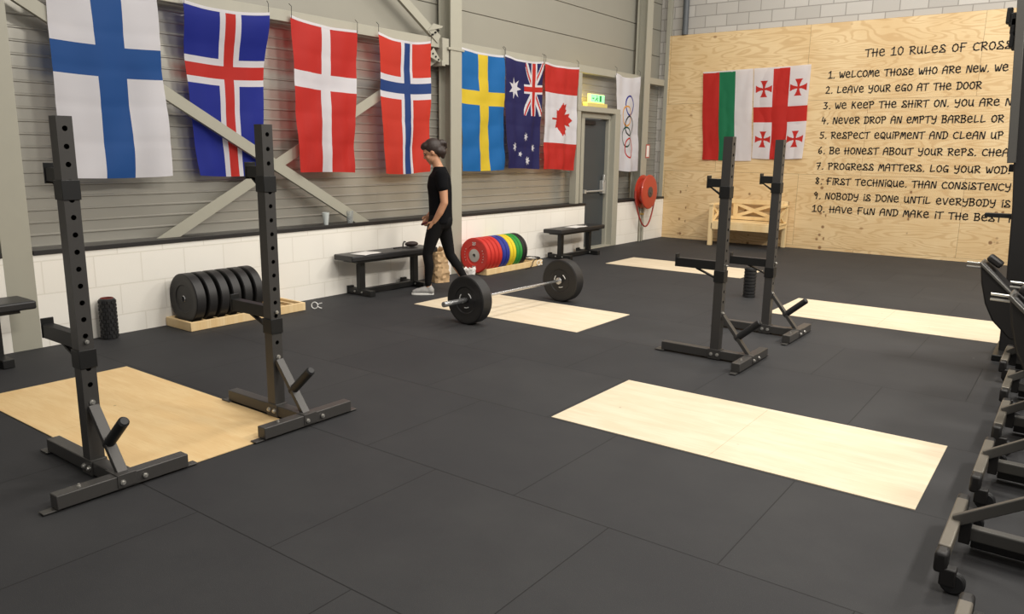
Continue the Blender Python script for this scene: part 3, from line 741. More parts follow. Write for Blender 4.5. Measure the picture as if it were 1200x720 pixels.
flag('navy flag with white stars and a small red and white crossed corner', [(8.632, 2.845), (9.575, 2.845), (9.475, 1.336), (8.70, 1.343)], [F_N, F_W, F_R], f_aus, [.5], [.5], .008, left, seed=41, sag=.035)
LEAF = [(0, 1), (.16, .68), (.31, .76), (.235, .30), (.44, .50), (.50, .37), (.74, .42), (.66, .16), (.78, .07), (.38, -.26), (.42, -.42), (.035, -.36), (.05, -.78)]
LEAF = LEAF + [(-a, b) for a, b in reversed(LEAF[1:])]
def f_can(U, V):
    out = np.zeros(U.shape, int); out[(V > .26) & (V < .74)] = 1
    px = (U - .52) * .9 / .32; py = (V - .505) * 1.5 / .32     # leaf turned a quarter, its tip to the right
    out[pip(py, px, LEAF)] = 0
    return out
flag('red and white flag with a red maple leaf, left of the exit sign', [(9.60, 2.842), (10.51, 2.845), (10.47, 1.313), (9.61, 1.322)], [F_R, F_W], f_can, [], [.26, .74], .008, left, seed=52, sag=.02)
def f_rings(U, V):
    out = np.zeros(U.shape, int); X = U * .9; Y = V * 1.5
    rr, tw = .155, .0135
    for k, cx, cy in ((1, .500, .43), (2, .395, .60), (3, .500, .755), (4, .395, .94), (5, .500, 1.115)):
        d = np.hypot((X - cx), (Y - cy)); out[abs(d - rr) < tw] = k
    return out
flag('white flag with five linked coloured rings, right of the dark door', [(11.70, 2.868), (12.55, 2.876), (12.60, 1.270), (11.90, 1.290)], [F_W, F_B, F_O, F_K, F_DG, F_R], f_rings, [], [], .0075, left, seed=61, sag=.05, amp=.010)
flag('red, green and white striped flag on the plywood wall', [(.665, 3.015), (1.585, 3.032), (1.66, 1.488), (.75, 1.472)], [F_R, F_G, F_W], lambda U, V: np.digitize(U, [1 / 3, .655]), [1 / 3, .655], [], .03, back, seed=71, sag=.004, cords=False)
def f_geo(U, V):
    out = np.zeros(U.shape, int); out[(abs(U - .5) < .145) | (abs(V - .505) < .085)] = 1
    for cu, cv in ((.19, .22), (.81, .22), (.19, .78), (.81, .78)):
        p = (U - cu) * .9 / .135; q = (V - cv) * 1.5 / .135
        out[((abs(q) < .12 + .34 * p * p) & (abs(p) < 1)) | ((abs(p) < .12 + .34 * q * q) & (abs(q) < 1))] = 1
    return out
flag('white flag with one large and four small red crosses on the plywood wall', [(1.60, 3.032), (2.562, 3.052), (2.555, 1.533), (1.685, 1.516)], [F_W, F_R], f_geo, [.355, .645], [.42, .59], .008, back, seed=82, sag=.004, cords=False)

# ------------------------------------------------------------------ fire hose reel, exit sign, small sign
hr = thing('fire_hose_reel', 'round red fire hose reel on the wall by the corner', 'hose reel', (0, 12.70, .90))
M_fire = mat('fire_red', (182, 58, 40), .35, 0, .05, 6, coat=.3)
MB().lathe([(.0, .20), (.06, .205), (.10, .20), (.22, .198), (.295, .190), (.305, .178), (.305, .172), (.28, .168), (.22, .166), (.22, .06), (.28, .058), (.30, .05), (.30, .042), (.06, .04), (.0, .04)], (0, 0, 0), (1, 0, 0), 48).build('drum', M_fire, hr, smooth=30)
MB().lathe([(0, .222), (.03, .222), (.034, .212), (.075, .212), (.095, .206), (.095, .198), (0, .198)], (0, 0, 0), (1, 0, 0), 32).build('hub', mat('reel_hub', (84, 72, 66), .5), hr)
MB().box(0.0, .05, -.06, .06, -.12, .12).build('bracket', M_fire, hr, bevel=.004)
pts = []
for k in range(25):
    a = k / 24; pts.append((.12 + .03 * math.sin(a * 3.1), -.42 + .78 * a + 0.0, -.06 - .56 * math.sin(math.pi * a) ** .75))
MB().tube(pts, .014, 10).build('hose', mat('red_hose', (150, 52, 44), .5), hr)
MB().cyl((.12, -.42, -.10), (.12, -.42, .03), .02, n=12).build('nozzle', mat('red_hose', (0, 0, 0)), hr)
for yy in (-.03, .05): MB().cyl((.04, yy, -.90), (.04, yy, -.15), .014, n=12).build('supply_pipe', M_steel, hr)
vv = MB().cyl((.04, -.03, -.40), (.10, -.03, -.40), .022, n=12); vv.build('valve', mat('brass', (170, 140, 80), .4, .6), hr)

ex = thing('exit_sign', 'lit green and white emergency exit sign above the dark door', 'exit sign', (-.10, 11.18, 2.305))
MB().box(-.05, .04, -.32, .32, 0, .065).build('housing', mat('yellow_housing', (214, 198, 120), .5), ex, bevel=.008)  # plain yellow base colour on the housing
MB().box(-.02, .03, -.23, .23, .065, .205).build('light_box', mat('exit_lamp', (255, 226, 110), .5, emit=1.6), ex, bevel=.006)
gp = MB().box(.031, .036, -.22, .22, .075, .20); gp.build('green_panel', mat('exit_green', (150, 235, 165), .5, emit=.9), ex)
pc = MB(); fnp = lambda u, v, q: (.0365 + .002 * q, u, v)
pc.prism([(.06, .09), (.12, .09), (.12, .185), (.06, .185)], fnp, 0, 1)                       # doorway
pc.prism([(-.03, .165), (-.012, .165), (-.012, .183), (-.03, .183)], fnp, 0, 1)                # runner's head
for poly in ([(-.05, .13), (-.02, .16), (-.005, .152), (-.03, .12)], [(-.03, .12), (-.01, .128), (.015, .1), (.0, .095)], [(-.05, .13), (-.035, .122), (-.075, .092), (-.088, .1)], [(-.02, .16), (-.005, .152), (.02, .14), (.012, .134)],
             [(-.18, .130), (-.13, .130), (-.13, .142), (-.18, .142)], [(-.13, .118), (-.105, .136), (-.13, .154)]): pc.prism(poly, fnp, 0, 1)
pc.build('pictogram', mat('exit_white', (24, 140, 70), .5, emit=.2), ex)
gl = bpy.data.lights.new('exit_lamp_glow', 'POINT'); gl.energy = 4.5; gl.color = (1, .78, .2); gl.shadow_soft_size = .05
go = bpy.data.objects.new('exit_lamp_glow', gl); go.location = (0.0, -.36, .16); COL.objects.link(go); go.parent = ex

sg = thing('wall_sign', 'small white sign with a red border on the corner column', 'sign', (.006, 12.90, 1.50))
MB().box(0, .004, -.07, .07, 0, .24).build('border', mat('sign_red', (176, 70, 58), .5), sg)
MB().box(.004, .0055, -.05, .05, .02, .22).build('face', M_paper, sg)

# ------------------------------------------------------------------ wooden garden bench by the plywood wall
wb = thing('wooden_bench', 'pale unfinished wooden bench with crossed backrest by the plywood wall', 'bench', (1.21, 13.03, 0))
M_raw = birch('raw_spruce', (226, 196, 142), (234, 208, 160), (196, 158, 106))
def wbox(nm, *a): return MB().box(*a).build(nm, M_raw, wb, bevel=.004)
W_ = 1.19
for xx in (0, W_ - .07):
    wbox('leg', xx, xx + .07, -.035, .035, 0, .70); wbox('leg', xx, xx + .07, .52, .58, 0, .80)
    wbox('armrest', xx - .01, xx + .08, -.05, .58, .70, .735); wbox('side_rail', xx + .015, xx + .055, .03, .53, .33, .40)
    sx = MB().bar((xx + .035, .04, .42), (xx + .035, .52, .68), .03, .05).bar((xx + .035, .04, .68), (xx + .035, .52, .42), .028, .05); sx.build('side_cross', M_raw, wb)
wbox('seat', .0, W_, -.03, .54, .40, .43); wbox('apron', .05, W_ - .05, -.035, .0, .29, .40)
wbox('back_rail', 0, W_, .53, .57, .72, .80); wbox('back_rail', .05, W_ - .05, .53, .57, .44, .50)
for xx in (.22, W_ - .30): wbox('back_stile', xx, xx + .08, .535, .565, .50, .72)
for xx in (.05, W_ - .12): pass
xc = MB().bar((.30, .55, .51), (W_ - .30, .55, .71), .03, .055).bar((.30, .55, .71), (W_ - .30, .55, .51), .028, .055); xc.build('back_cross', M_raw, wb)

# ------------------------------------------------------------------ small things on the floor, benches and ledge
fr = thing('foam_roller', 'black knobbly foam roller with a red core standing by the white wall', 'foam roller', (.10, 3.03, 0))
fb = MB().lathe([(.052, .002), (.062, .004), (.062, .335), (.052, .342), (.050, .342), (.050, .002)], (0, 0, 0), (0, 0, 1), 32)
for r_ in range(10):
    for k in range(12):
        a = 2 * math.pi * (k + .5 * (r_ % 2)) / 12; ca, sa_ = math.cos(a), math.sin(a); zc = .025 + r_ * .032
        e = Vector((-sa_, ca, 0)); nn = Vector((ca, sa_, 0)); c0 = nn * .061
        q0 = [c0 + e * u + Vector((0, 0, zc + v)) for u, v in ((-.014, -.010), (.014, -.010), (.014, .012), (-.014, .012))]
        q1 = [p_ + nn * .008 - e * (.004 if i_ in (1, 2) else -.004) for i_, p_ in enumerate(q0)]
        fb.add(q0 + q1, [(4, 5, 6, 7), (0, 1, 5, 4), (1, 2, 6, 5), (2, 3, 7, 6), (3, 0, 4, 7)])
fb.build('foam_sleeve', M_rubber, fr)
MB().lathe([(.042, .001), (.051, .001), (.051, .346), (.042, .346), (.042, .001)], (0, 0, 0), (0, 0, 1), 32).build('core', mat('dark_red_core', (110, 40, 32), .5), fr)
f2 = thing('foam_roller', 'black ringed foam roller standing on the floor behind the right squat stands', 'foam roller', (3.59, 8.50, 0))
pr = [(.03, .002), (.058, .002)]
for k in range(9): pr += [(.068, .006 + k * .0375), (.068, .030 + k * .0375), (.060, .034 + k * .0375)]
pr += [(.058, .342), (.03, .342), (.03, .002)]
MB().lathe(pr, (0, 0, 0), (0, 0, 1), 36).build('foam_sleeve', M_rubber, f2, smooth=20)
MB().lathe([(.024, .001), (.030, .001), (.030, .343), (.024, .343), (.024, .001)], (0, 0, 0), (0, 0, 1), 24).build('core', M_black, f2)

def sheet_thing(x, y, z, w_, h_, rz, label, cat='paper'):
    mb = MB(); n = 8
    vs = []; 
    for i in range(n + 1):
        for j in range(n + 1):
            vs.append(((i / n - .5) * w_, (j / n - .5) * h_, .003 + .003 * math.sin(i * .9) * math.sin(j * .7) + .002))
    fs = [(i * (n + 1) + j, (i + 1) * (n + 1) + j, (i + 1) * (n + 1) + j + 1, i * (n + 1) + j + 1) for i in range(n) for j in range(n)]
    mb.add(vs, fs); o = mb.build('paper_sheet', M_paper, None, (x, y, z), rz)
    s_ = o.modifiers.new('thickness', 'SOLIDIFY'); s_.thickness = .001
    return tag(o, label, cat)
sheet_thing(.25, 5.78, .462, .21, .30, R(12), 'white paper sheet on the near end of the middle bench')
sheet_thing(.30, 10.05, .462, .21, .38, R(4), 'white paper sheet on the bench in front of the door')

# glove and keys on the middle bench
gv = thing('sunglasses_case', 'small dark rounded case lying on the middle bench beside the person', 'case', (.19, 6.56, .463), R(70))
bm = bmesh.new(); bmesh.ops.create_uvsphere(bm, u_segments=20, v_segments=12, radius=1)
for v in bm.verts: v.co = Vector((v.co.x * .085, v.co.y * .045, (v.co.z * .032 + .032)))
me = bpy.data.meshes.new('shell'); bm.to_mesh(me); bm.free(); me.materials.append(mat('dark_brown_case', (52, 38, 34), .5)); me.polygons.foreach_set('use_smooth', [True] * len(me.polygons))
so = bpy.data.objects.new('shell', me); COL.objects.link(so); so.parent = gv
ks = thing('wrist_strap', 'thin black strap with a raised buckle on the middle bench', 'strap', (.21, 6.36, .463), R(80))
MB().tube([(-.10, 0, .008), (-.05, .012, .009), (0, .006, .010), (.05, -.01, .009), (.09, .0, .010)], .008, 8).build('band', M_black, ks)
MB().tube([(.03, 0, .010), (.035, .0, .05), (.05, .002, .075), (.07, 0, .07)], .008, 8).build('buckle', M_black, ks)

# crumpled brown paper bag beside the bench
pb = thing('paper_bag', 'crumpled brown paper bag standing behind the walking person', 'bag', (.22, 6.98, 0), R(-20))
rs = random.Random(4); mb = MB(); nz, na = 14, 28
def sq(a, ax, ay):
    c, s_ = math.cos(a), math.sin(a); q = max(abs(c) / ax, abs(s_) / ay); return Vector((c / q, s_ / q))
vs = []
for i in range(nz + 1):
    for k in range(na):
        a = 2 * math.pi * k / na; p_ = sq(a, .15, .10) * (1 - .10 * (i / nz) + (.02 * rs.uniform(-1, 1) if i else 0))
        p_ += Vector((rs.uniform(-1, 1), rs.uniform(-1, 1))) * (.012 if 0 < i else 0)
        vs.append((p_.x, p_.y, .002 + .40 * i / nz + (rs.uniform(-.025, .025) if i == nz else rs.uniform(-.006, .006) if i else 0)))
fs = [(i * na + k, i * na + (k + 1) % na, (i + 1) * na + (k + 1) % na, (i + 1) * na + k) for i in range(nz) for k in range(na)] + [tuple(reversed(range(na)))]
mb.add(vs, fs); o = mb.build('bag_body', mat('kraft_paper', (190, 158, 118), .7, 0, .18, 30), pb, smooth=12)
sd = o.modifiers.new('thickness', 'SOLIDIFY'); sd.thickness = .002

# crumpled white paper beside the red plate
wp = thing('paper_bag', 'small crumpled white bag on the floor in front of the red plate', 'bag', (.36, 7.42, 0), R(15))
rs = random.Random(9); mb = MB(); nz, na = 8, 20; vs = []
for i in range(nz + 1):
    for k in range(na):
        a = 2 * math.pi * k / na; p_ = sq(a, .062, .05) * (1 + .12 * (i / nz)) + Vector((rs.uniform(-1, 1), rs.uniform(-1, 1))) * (.006 if i else 0)
        vs.append((p_.x, p_.y, .002 + .125 * i / nz + (rs.uniform(-.02, .02) if i == nz else 0)))
fs = [(i * na + k, i * na + (k + 1) % na, (i + 1) * na + (k + 1) % na, (i + 1) * na + k) for i in range(nz) for k in range(na)] + [tuple(reversed(range(na)))]
mb.add(vs, fs); o = mb.build('bag_body', M_paper, wp, smooth=12); sd = o.modifiers.new('thickness', 'SOLIDIFY'); sd.thickness = .002

def spring_clip(x, y, z, rx, rz, label):
    t = thing('barbell_clip', label, 'barbell clip', (x, y, z), 0, 'white barbell clips'); t.rotation_euler = (rx, 0, rz)
    MB().tube([(.032 * math.cos(a), .032 * math.sin(a), 0) for a in [R(12 * k) for k in range(30)]], .005, 8, closed=True).build('ring', M_white, t)
    for s in (-1, 1): MB().tube([(.030, .010 * s, 0), (.055, .022 * s, .0), (.075, .026 * s, 0)], .005, 8).build('handle', M_white, t)
    return t
spring_clip(.43, 4.91, .037, R(80), R(30), 'white barbell clip on the floor beside the black plate rack')
spring_clip(.437, 8.86, .045, R(90), R(80), 'white barbell clip hooked on the far end of the coloured plate rack')
cb = MB(); pts = []
for k in range(60):
    a = k / 59 * 6.28 * 2.2; pts.append((.28 + .13 * math.cos(a) + .01 * math.sin(3 * a), 8.86 + .16 * math.sin(a), .090 + .012 * (k / 59) + .010 * abs(math.sin(2.3 * a))))
pts += [(.44, 8.72, .08), (.452, 8.68, .03), (.46, 8.62, .008), (.47, 8.5, .007)]
tag(cb.tube(pts, .0055, 8).build('jump_rope', M_black), 'thin black jump rope coiled over the far end of the coloured plate rack', 'jump rope')

M_clear = mat('clear_plastic', (232, 236, 236), .12, 0, trans=.75)
def cup(x, y, label, r0, r1, h_, m):
    t = MB().lathe([(0, .002), (r0, .002), (r1, h_), (r1 - .002, h_), (r0 - .002, .005), (0, .005)], (0, 0, 0), (0, 0, 1), 24).build('plastic_cup', m, None, (x, y, .775))
    return tag(t, label, 'cup', 'plastic cups on the wall ledge')
cup(-.05, 5.49, 'tapered whitish plastic cup on the black ledge, left of the two', .024, .040, .135, mat('milky_plastic', (228, 234, 232), .25, 0, trans=.35))
cup(-.05, 5.83, 'clear plastic cup on the black ledge where the brace meets it', .032, .042, .135, M_clear)

# ------------------------------------------------------------------ wheeled machines along the right edge
M_mach = mat('machine_grey', (96, 94, 90), .4, .4, .05, 20); M_tan = mat('machine_tan_bar', (112, 106, 96), .45, .3)
M_machd = mat('machine_black', (28, 26, 25), .5, 0, .1, 20)
def machine(xb, y0, hx, hz, label, ln=.56):
    """wheeled crossbar foot along y starting at y0; rails run toward +x; hx, hz = nose of the body"""
    t = thing('exercise_machine', label, 'exercise machine', (xb, y0 + ln / 2, 0), 0, 'wheeled exercise machines along the right side')
    L = ln / 2
    cbm = MB().bar((0, -L + .03, .135), (0, L - .02, .135), .044, .046); cbm.build('crossbar', M_tan, t, bevel=.006)
    for s in (-1, 1):
        e = MB().box(-.023, .023, min(s * (L - .03), s * (L + .045)), max(s * (L - .03), s * (L + .045)), .075, .157); eo = e.build('end_cap', M_machd, t, bevel=.012)
        wl_ = MB().lathe([(.008, -.016), (.036, -.016), (.043, -.010), (.043, .010), (.036, .016), (.008, .016), (.008, -.016)], (.045, s * (L + .02), .0435), (0, 1, 0), 28)
        wl_.build('wheel', M_rubber, eo); MB().cyl((.045, s * (L + .02) - .02, .0435), (.045, s * (L + .02) + .02, .0435), .008, n=12).build('axle', M_zinc, eo)
        MB().box(.0, .055, s * (L + .02) - .024 if s < 0 else s * (L + .02) - .024, s * (L + .02) + .024, .03, .10).build('fork', M_machd, eo, bevel=.006)
    MB().bar((.02, .06, .10), (1.5, .06, .10), .05, .055).build('lower_rail', M_mach, t, bevel=.006)
    MB().bar((.0, .02, .15), (1.4, .14, 1.0), .045, .03, (0, 1, 0)).build('upper_rail', M_mach, t, bevel=.004)
    MB().bar((.06, .12, .05), (1.5, .12, .045), .06, .06).build('base_channel', M_machd, t, bevel=.006)
    MB().box(.02, .06, .02, .10, .06, .17).build('bracket', M_machd, t, bevel=.004)
    # body with a slanted top edge, tapering downwards
    bx = hx - xb
    prof = [(bx, hz), (bx + .02, hz - .13), (bx + .07, hz - .30), (bx + .14, hz - .42), (bx + .26, hz - .50), (bx + .75, hz - .45), (bx + .75, hz - .55 + .2), (bx + .30, hz - .245)]
    bd = MB().prism([(bx, hz), (bx + .02, hz - .14), (bx + .06, hz - .29), (bx + .12, hz - .41), (bx + .24, hz - .53), (bx + .60, hz - .60), (bx + .62, hz - .58), (bx + .03, hz + .012)], lambda a, b, q: (a, q, b), -.12, .12)
    bd.build('body_shell', M_machd, t, bevel=.012)
    MB().bar((bx - .004, 0, hz + .012), (bx + .61, 0, hz - .565), .27, .02, (0, 0, 1)).build('top_rim', M_mach, t, bevel=.005)
    MB().bar((bx + .04, -.02, hz + .055), (bx + .13, -.02, hz - .01), .12, .05, (0, 0, 1)).build('console', M_machd, t, bevel=.015)
    hd = MB()
    for zz in (.0, -.03): hd.cyl((bx + .02, .02, hz + zz - .01), (bx - .10, .02, hz + zz - .006), .008, n=10)
    hd.build('handle', M_zinc, t)
    return t
machine(6.385, 2.20, 6.95, .84, 'dark wheeled exercise machine at the bottom right corner, only its bar end showing')
machine(6.272, 3.08, 6.62, .84, 'dark wheeled exercise machine nearest along the right edge, crossbar fully showing')
machine(6.290, 3.96, 6.50, .84, 'dark wheeled exercise machine second along the right edge')
machine(6.300, 4.80, 6.262, .832, 'dark wheeled exercise machine whose black body is cut by the right edge')
machine(6.270, 5.62, 6.30, .80, 'dark wheeled exercise machine second from the far end of the right row')
machine(6.200, 6.42, 5.962, .815, 'dark wheeled exercise machine farthest back, its slanted body standing by the black tower')

# tall black tower behind them
tw = thing('storage_tower', 'tall black steel tower at the right edge in front of the lettered wall', 'storage tower', (6.30, 7.35, 0))
MB().prism([(-.19, 0), (-.205, .6), (-.235, 1.2), (-.30, 1.9), (-.35, 2.5), (-.385, 3.0), (.9, 3.0), (.9, 0)], lambda a, b, q: (a, q, b), -.10, .10).build('side_panel', M_machd, tw, bevel=.01)
MB().bar((-.28, -.11, 1.55), (-.375, -.11, 3.0), .06, .02, (0, 1, 0)).build('edge_strip', M_mach, tw, bevel=.004)
MB().box(-.42, -.15, -.03, .03, 1.115, 1.15).build('peg', M_black, tw, bevel=.004)
for zz, dx in ((2.64, -.435), (2.56, -.40), (2.46, -.395)):
    MB().box(dx, -.30, -.035, .035, zz - .05, zz + .05).box(dx - .02, dx + .02, -.035, .035, zz - .03, zz + .09).build('hook', M_black, tw, bevel=.008)
MB().box(-.30, -.24, -.03, .03, 1.48, 1.54).build('hook', M_black, tw, bevel=.006)
MB().box(-.22, .9, -.3, .3, .002, .05).build('base_plate', M_black, tw, bevel=.006)

# ------------------------------------------------------------------ the walking person
def blob(name, prims, voxel, m, parent, smooth=2, decim=None):
    """fuses overlapping rounded shapes into one continuous skin"""
    bm = bmesh.new()
    for p in prims:
        k = p[0]
        if k == 'e':                                   # ellipsoid: centre, radii, rotation
            c, r, rot = Vector(p[1]), p[2], (p[3] if len(p) > 3 else None)
            M_ = Matrix.Translation(c) @ (rot.to_4x4() if rot else Matrix.Identity(4)) @ Matrix.Diagonal((*r, 1))
            bmesh.ops.create_uvsphere(bm, u_segments=24, v_segments=16, radius=1, matrix=M_)
        elif k == 'c':                                 # chain of joints with radii
            pts = [Vector(q) for q in p[1]]; rs_ = p[2]
            for q, r in zip(pts, rs_): bmesh.ops.create_uvsphere(bm, u_segments=16, v_segments=12, radius=r, matrix=Matrix.Translation(q))
            for a, b, ra, rb in zip(pts[:-1], pts[1:], rs_[:-1], rs_[1:]):
                d = b - a; q = d.to_track_quat('Z', 'Y').to_matrix().to_4x4()
                bmesh.ops.create_cone(bm, cap_ends=True, segments=16, radius1=ra, radius2=rb, depth=d.length, matrix=Matrix.Translation((a + b) / 2) @ q)
        elif k == 'l':                                 # loft of flat ellipses (a, l, z, ra, rl)
            n = 28; rings = []
            for (a, l, z, ra, rl) in p[1]:
                rings.append([bm.verts.new((a + ra * math.cos(2 * math.pi * i / n), l + rl * math.sin(2 * math.pi * i / n), z)) for i in range(n)])
            for r0, r1 in zip(rings[:-1], rings[1:]):
                for i in range(n): bm.faces.new((r0[i], r0[(i + 1) % n], r1[(i + 1) % n], r1[i]))
            bm.faces.new(list(reversed(rings[0]))); bm.faces.new(rings[-1])
    bmesh.ops.recalc_face_normals(bm, faces=bm.faces)
    me = bpy.data.meshes.new(name); bm.to_mesh(me); bm.free()
    o = bpy.data.objects.new(name, me); COL.objects.link(o)
    rm = o.modifiers.new('remesh', 'REMESH'); rm.mode = 'VOXEL'; rm.voxel_size = voxel
    sm_ = o.modifiers.new('smooth', 'SMOOTH'); sm_.factor = .5; sm_.iterations = smooth
    dg = bpy.context.evaluated_depsgraph_get(); nm = bpy.data.meshes.new_from_object(o.evaluated_get(dg), depsgraph=dg)
    o.modifiers.clear(); o.data = nm; nm.name = name; nm.materials.clear(); nm.materials.append(m)
    nm.polygons.foreach_set('use_smooth', [True] * len(nm.polygons))
    if parent: o.parent = parent
    return o
M_skin = mat('skin', (190, 140, 108), .55, 0, .05, 12); M_hair = mat('dark_brown_hair', (44, 31, 26), .5, 0, .35, 60, .3, 120)
M_shirt = mat('black_shirt', (11, 11, 14), .9, 0, .1, 20, spec=.15); M_leg = mat('black_leggings', (11, 10, 12), .8, 0, .08, 20, spec=.2)
M_shoe = mat('grey_sneaker', (150, 148, 145), .6, 0, .35, 45); M_sole = mat('white_sole', (220, 218, 212), .6)
pe = thing('person', 'person in black t-shirt and black leggings walking with head bowed, hands held in front', 'person', (.738, 6.183, 0), math.atan2(-.68389, -.72958))
LC = -.09                                              # body centre line
def pt(a, l, z): return (a, LC + l, z)
HQ = Matrix.Rotation(R(27), 3, 'Y'); HC = Vector((-.098, LC, 1.566))
def hp(x, y, z): return tuple(HC + HQ @ Vector((x, y, z)))
def fingers(K, d, e, inw, side):
    """four bent fingers and a thumb from the knuckle centre K"""
    K = Vector(K); d = Vector(d).normalized(); e = Vector(e).normalized(); inw = Vector(inw).normalized(); out = []
    for i, (off, ln) in enumerate(((.027, .066), (.009, .074), (-.009, .069), (-.026, .053))):
        a = K + e * off; b = a + (d * .9 + inw * .35).normalized() * ln * .5; c = b + (d * .45 + inw * .9).normalized() * ln * .32; f = c + (d * -.2 + inw * 1).normalized() * ln * .22
        out.append(('c', [a, b, c, f], [.0098, .0088, .0080, .0070]))
    t0 = K - d * .055 + e * .028; t1 = t0 + (d * .6 + e * .7 + inw * .35).normalized() * .035; t2 = t1 + (d * .95 + e * .1 + inw * .4).normalized() * .030
    out.append(('c', [t0, t1, t2], [.013, .0105, .0085]))
    return out
def hand(w_, k, inw):
    w_ = Vector(w_); k = Vector(k); d = (k - w_).normalized(); inw = Vector(inw); e = inw.cross(d).normalized()
    if e.x < 0: e = -e
    pr_ = []
    for off in (-.022, -.008, .008, .022): pr_.append(('c', [w_ + e * off * .5, k + e * off * 1.1], [.017, .0125]))
    return pr_ + fingers(k, d, e, inw, 1)
SKIN = [('l', [(-.19, LC, .78, .10, .155), (-.19, LC, .9, .11, .16), (-.185, LC, 1.0, .10, .14), (-.18, LC, 1.1, .10, .135), (-.175, LC, 1.2, .112, .15), (-.18, LC, 1.3, .10, .16), (-.185, LC, 1.365, .07, .13), (-.18, LC, 1.41, .052, .06)]),
        ('c', [pt(-.178, 0, 1.37), pt(-.150, 0, 1.45), pt(-.118, 0, 1.53)], [.058, .05, .05]),
        ('e', hp(-.012, 0, .022), (.096, .076, .104), HQ), ('e', hp(.034, 0, -.045), (.060, .058, .072), HQ), ('e', hp(.064, 0, -.098), (.024, .026, .020), HQ),
        ('c', [hp(.084, 0, .012), hp(.100, 0, -.022)], [.008, .013]), ('e', hp(.096, 0, -.026), (.012, .016, .009), HQ),
        ('e', hp(.072, 0, .026), (.022, .050, .012), HQ), ('e', hp(.060, .036, -.032), (.024, .020, .022), HQ), ('e', hp(.060, -.036, -.032), (.024, .020, .022), HQ),
        ('e', hp(.084, 0, -.060), (.012, .022, .006), HQ), ('e', hp(.081, 0, -.072), (.012, .019, .007), HQ),
        ('e', hp(-.004, .077, -.008), (.017, .008, .030), HQ), ('e', hp(-.004, -.077, -.008), (.017, .008, .030), HQ),
        ('c', [pt(-.195, .155, 1.325), pt(-.215, .185, 1.18), pt(-.226, .205, 1.03), pt(-.180, .195, .93), pt(-.122, .165, .83)], [.056, .048, .041, .039, .027]),
        ('c', [pt(-.195, -.155, 1.325), pt(-.205, -.19, 1.18), pt(-.205, -.205, 1.04), pt(-.13, -.16, .94), pt(-.055, -.085, .86)], [.056, .048, .041, .039, .027]),
        ('c', [pt(-.15, .085, .83), pt(-.045, .09, .46), pt(-.058, .09, .33), pt(-.048, .09, .07)], [.085, .048, .046, .03]),
        ('c', [pt(-.205, -.085, .83), pt(-.30, -.085, .43), pt(-.37, -.085, .30), pt(-.50, -.085, .10)], [.085, .048, .046, .03])]
SKIN += hand(pt(-.122, .165, .83), pt(-.088, .150, .755), (0, -1, .1)) + hand(pt(-.055, -.085, .86), pt(-.022, -.045, .80), (-.25, 1, -.1))
blob('body', SKIN, .0062, M_skin, pe, 3)
blob('t_shirt', [('l', [(-.192, LC, .80, .128, .180), (-.192, LC, .82, .132, .183), (-.19, LC, .9, .128, .178), (-.188, LC, 1.0, .128, .170), (-.186, LC, 1.1, .130, .168), (-.178, LC, 1.2, .135, .175), (-.180, LC, 1.3, .120, .180), (-.186, LC, 1.36, .085, .155), (-.182, LC, 1.412, .063, .080)]),
                 ('c', [pt(-.193, .150, 1.325), pt(-.208, .185, 1.20)], [.072, .064]), ('c', [pt(-.193, -.150, 1.325), pt(-.203, -.188, 1.20)], [.072, .064])], .009, M_shirt, pe, 4)
blob('leggings', [('l', [(-.19, LC, .74, .10, .15), (-.192, LC, .80, .122, .168), (-.19, LC, .90, .114, .164), (-.187, LC, .95, .106, .155)]), ('e', pt(-.235, .075, .815), (.085, .085, .095)), ('e', pt(-.235, -.075, .815), (.085, .085, .095)),
                  ('c', [pt(-.150, .085, .82), pt(-.085, .09, .62), pt(-.040, .09, .46), pt(-.060, .09, .33), pt(-.050, .09, .20), pt(-.047, .09, .115)], [.098, .075, .056, .054, .042, .036]),
                  ('c', [pt(-.205, -.085, .82), pt(-.255, -.085, .62), pt(-.295, -.085, .43), pt(-.372, -.085, .315), pt(-.44, -.085, .20), pt(-.485, -.085, .125)], [.098, .075, .056, .054, .042, .036])], .009, M_leg, pe, 4)
HR = HQ
blob('hair', [('e', hp(-.030, 0, .036), (.104, .086, .104), HR), ('e', hp(.030, 0, .085), (.060, .066, .045), HR), ('e', hp(-.07, 0, -.02), (.060, .074, .070), HR),
              ('e', hp(-.128, 0, .040), (.046, .044, .042), HR), ('c', [hp(-.15, 0, .05), hp(-.175, .01, .02), hp(-.165, 0, -.03)], [.026, .020, .010]), ('c', [hp(-.10, 0, .03), hp(-.105, 0, -.05), hp(-.085, 0, -.10)], [.045, .045, .022])], .008, M_hair, pe, 2)
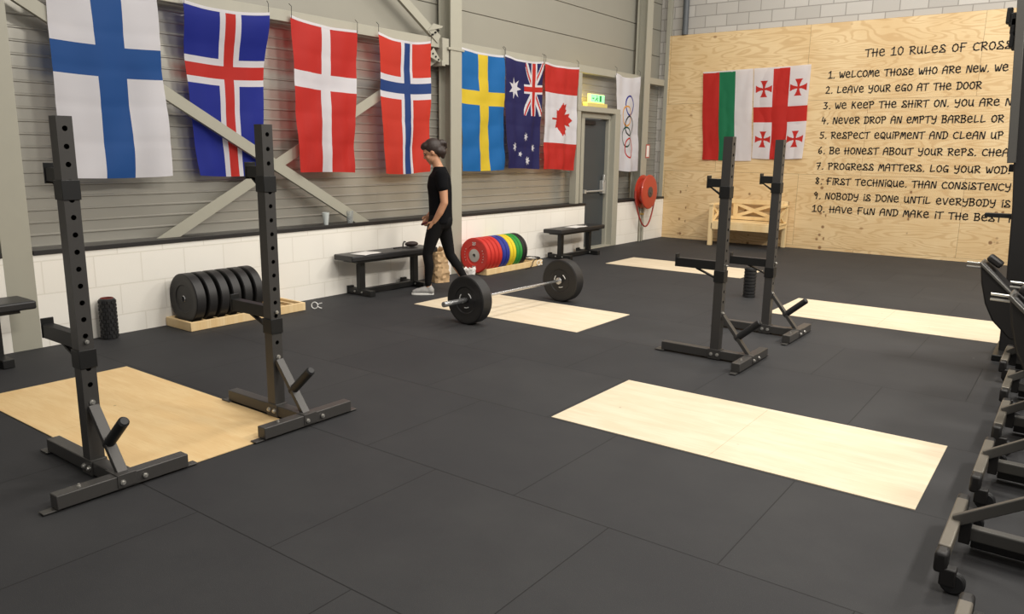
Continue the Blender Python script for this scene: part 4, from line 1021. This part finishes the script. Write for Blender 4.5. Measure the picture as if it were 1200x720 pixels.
for s in (-1, 1):
    e_ = MB()
    bmx = bmesh.new(); bmesh.ops.create_uvsphere(bmx, u_segments=12, v_segments=8, radius=1, matrix=Matrix.Translation(hp(.077, .031 * s, .004)) @ HQ.to_4x4() @ Matrix.Diagonal((.012, .014, .007, 1)))
    mee = bpy.data.meshes.new('eye'); bmx.to_mesh(mee); bmx.free(); mee.materials.append(mat('eye_dark', (40, 30, 26), .3))
    eo = bpy.data.objects.new('eye', mee); COL.objects.link(eo); eo.parent = pe
def shoe(heel, toe, lift):
    """upper, with the sole as its own part"""
    h_ = Vector(heel); t_ = Vector(toe); d = (t_ - h_); ln = d.length; d.normalize()
    u = Vector((-d.z, 0, d.x)) if abs(d.x) > 1e-6 else Vector((0, 0, 1))
    if u.z < 0: u = -u
    P = lambda f, hh: tuple(h_ + d * ln * f + u * hh)
    up1 = blob('shoe', [('c', [P(.14, .055), P(.20, .085)], [.042, .036]), ('c', [P(.12, .045), P(.45, .050), P(.74, .040), P(.88, .034)], [.038, .040, .036, .028]), ('c', [P(.28, .075), P(.55, .055)], [.032, .034])], .007, M_shoe, pe, 3)
    so_ = MB(); n = 24; poly = []
    for k in range(n):
        a = 2 * math.pi * k / n; f = .5 + .52 * math.cos(a); wd = (.034 + .010 * f) * (abs(math.sin(a)) ** .7) * (1 if math.sin(a) >= 0 else -1)
        poly.append((f, wd))
    so_.prism(poly, lambda a, b, q: tuple(h_ + d * ln * a + u * (.0 + .026 * q) + Vector((0, b, 0))), 0, 1)
    sp = so_.build('sole', M_sole, pe, bevel=.006)
    lc = MB()
    for f in (.36, .43, .50, .57): lc.tube([Vector(P(f, .088 - .09 * (f - .36))) + Vector((0, q * .028, -abs(q) * .010)) for q in (-1, -.5, 0, .5, 1)], .0035, 6)
    lc.build('laces', M_white, pe)
    return up1
shoe(pt(-.105, .09, .001), pt(.135, .085, .001), 0)
shoe(pt(-.535, -.085, .085), pt(-.325, -.085, .002), 0)
st = MB(); K0 = Vector((-.035, LC - .01, .80)); 
rz = math.atan2(-.68389, -.72958)
st.tube([K0 + Vector((.05 * math.sin(t_), .05 * math.cos(t_) , .045 * math.cos(t_ * 2) * .3 - .01)) for t_ in [k * .4 for k in range(16)]], .012, 8, closed=True)
tag(st.build('hand_strap', mat('dark_red_cloth', (96, 30, 34), .7), None, (.738, 6.183, 0), rz), 'dark red strap looped in the hands of the walking person', 'strap')
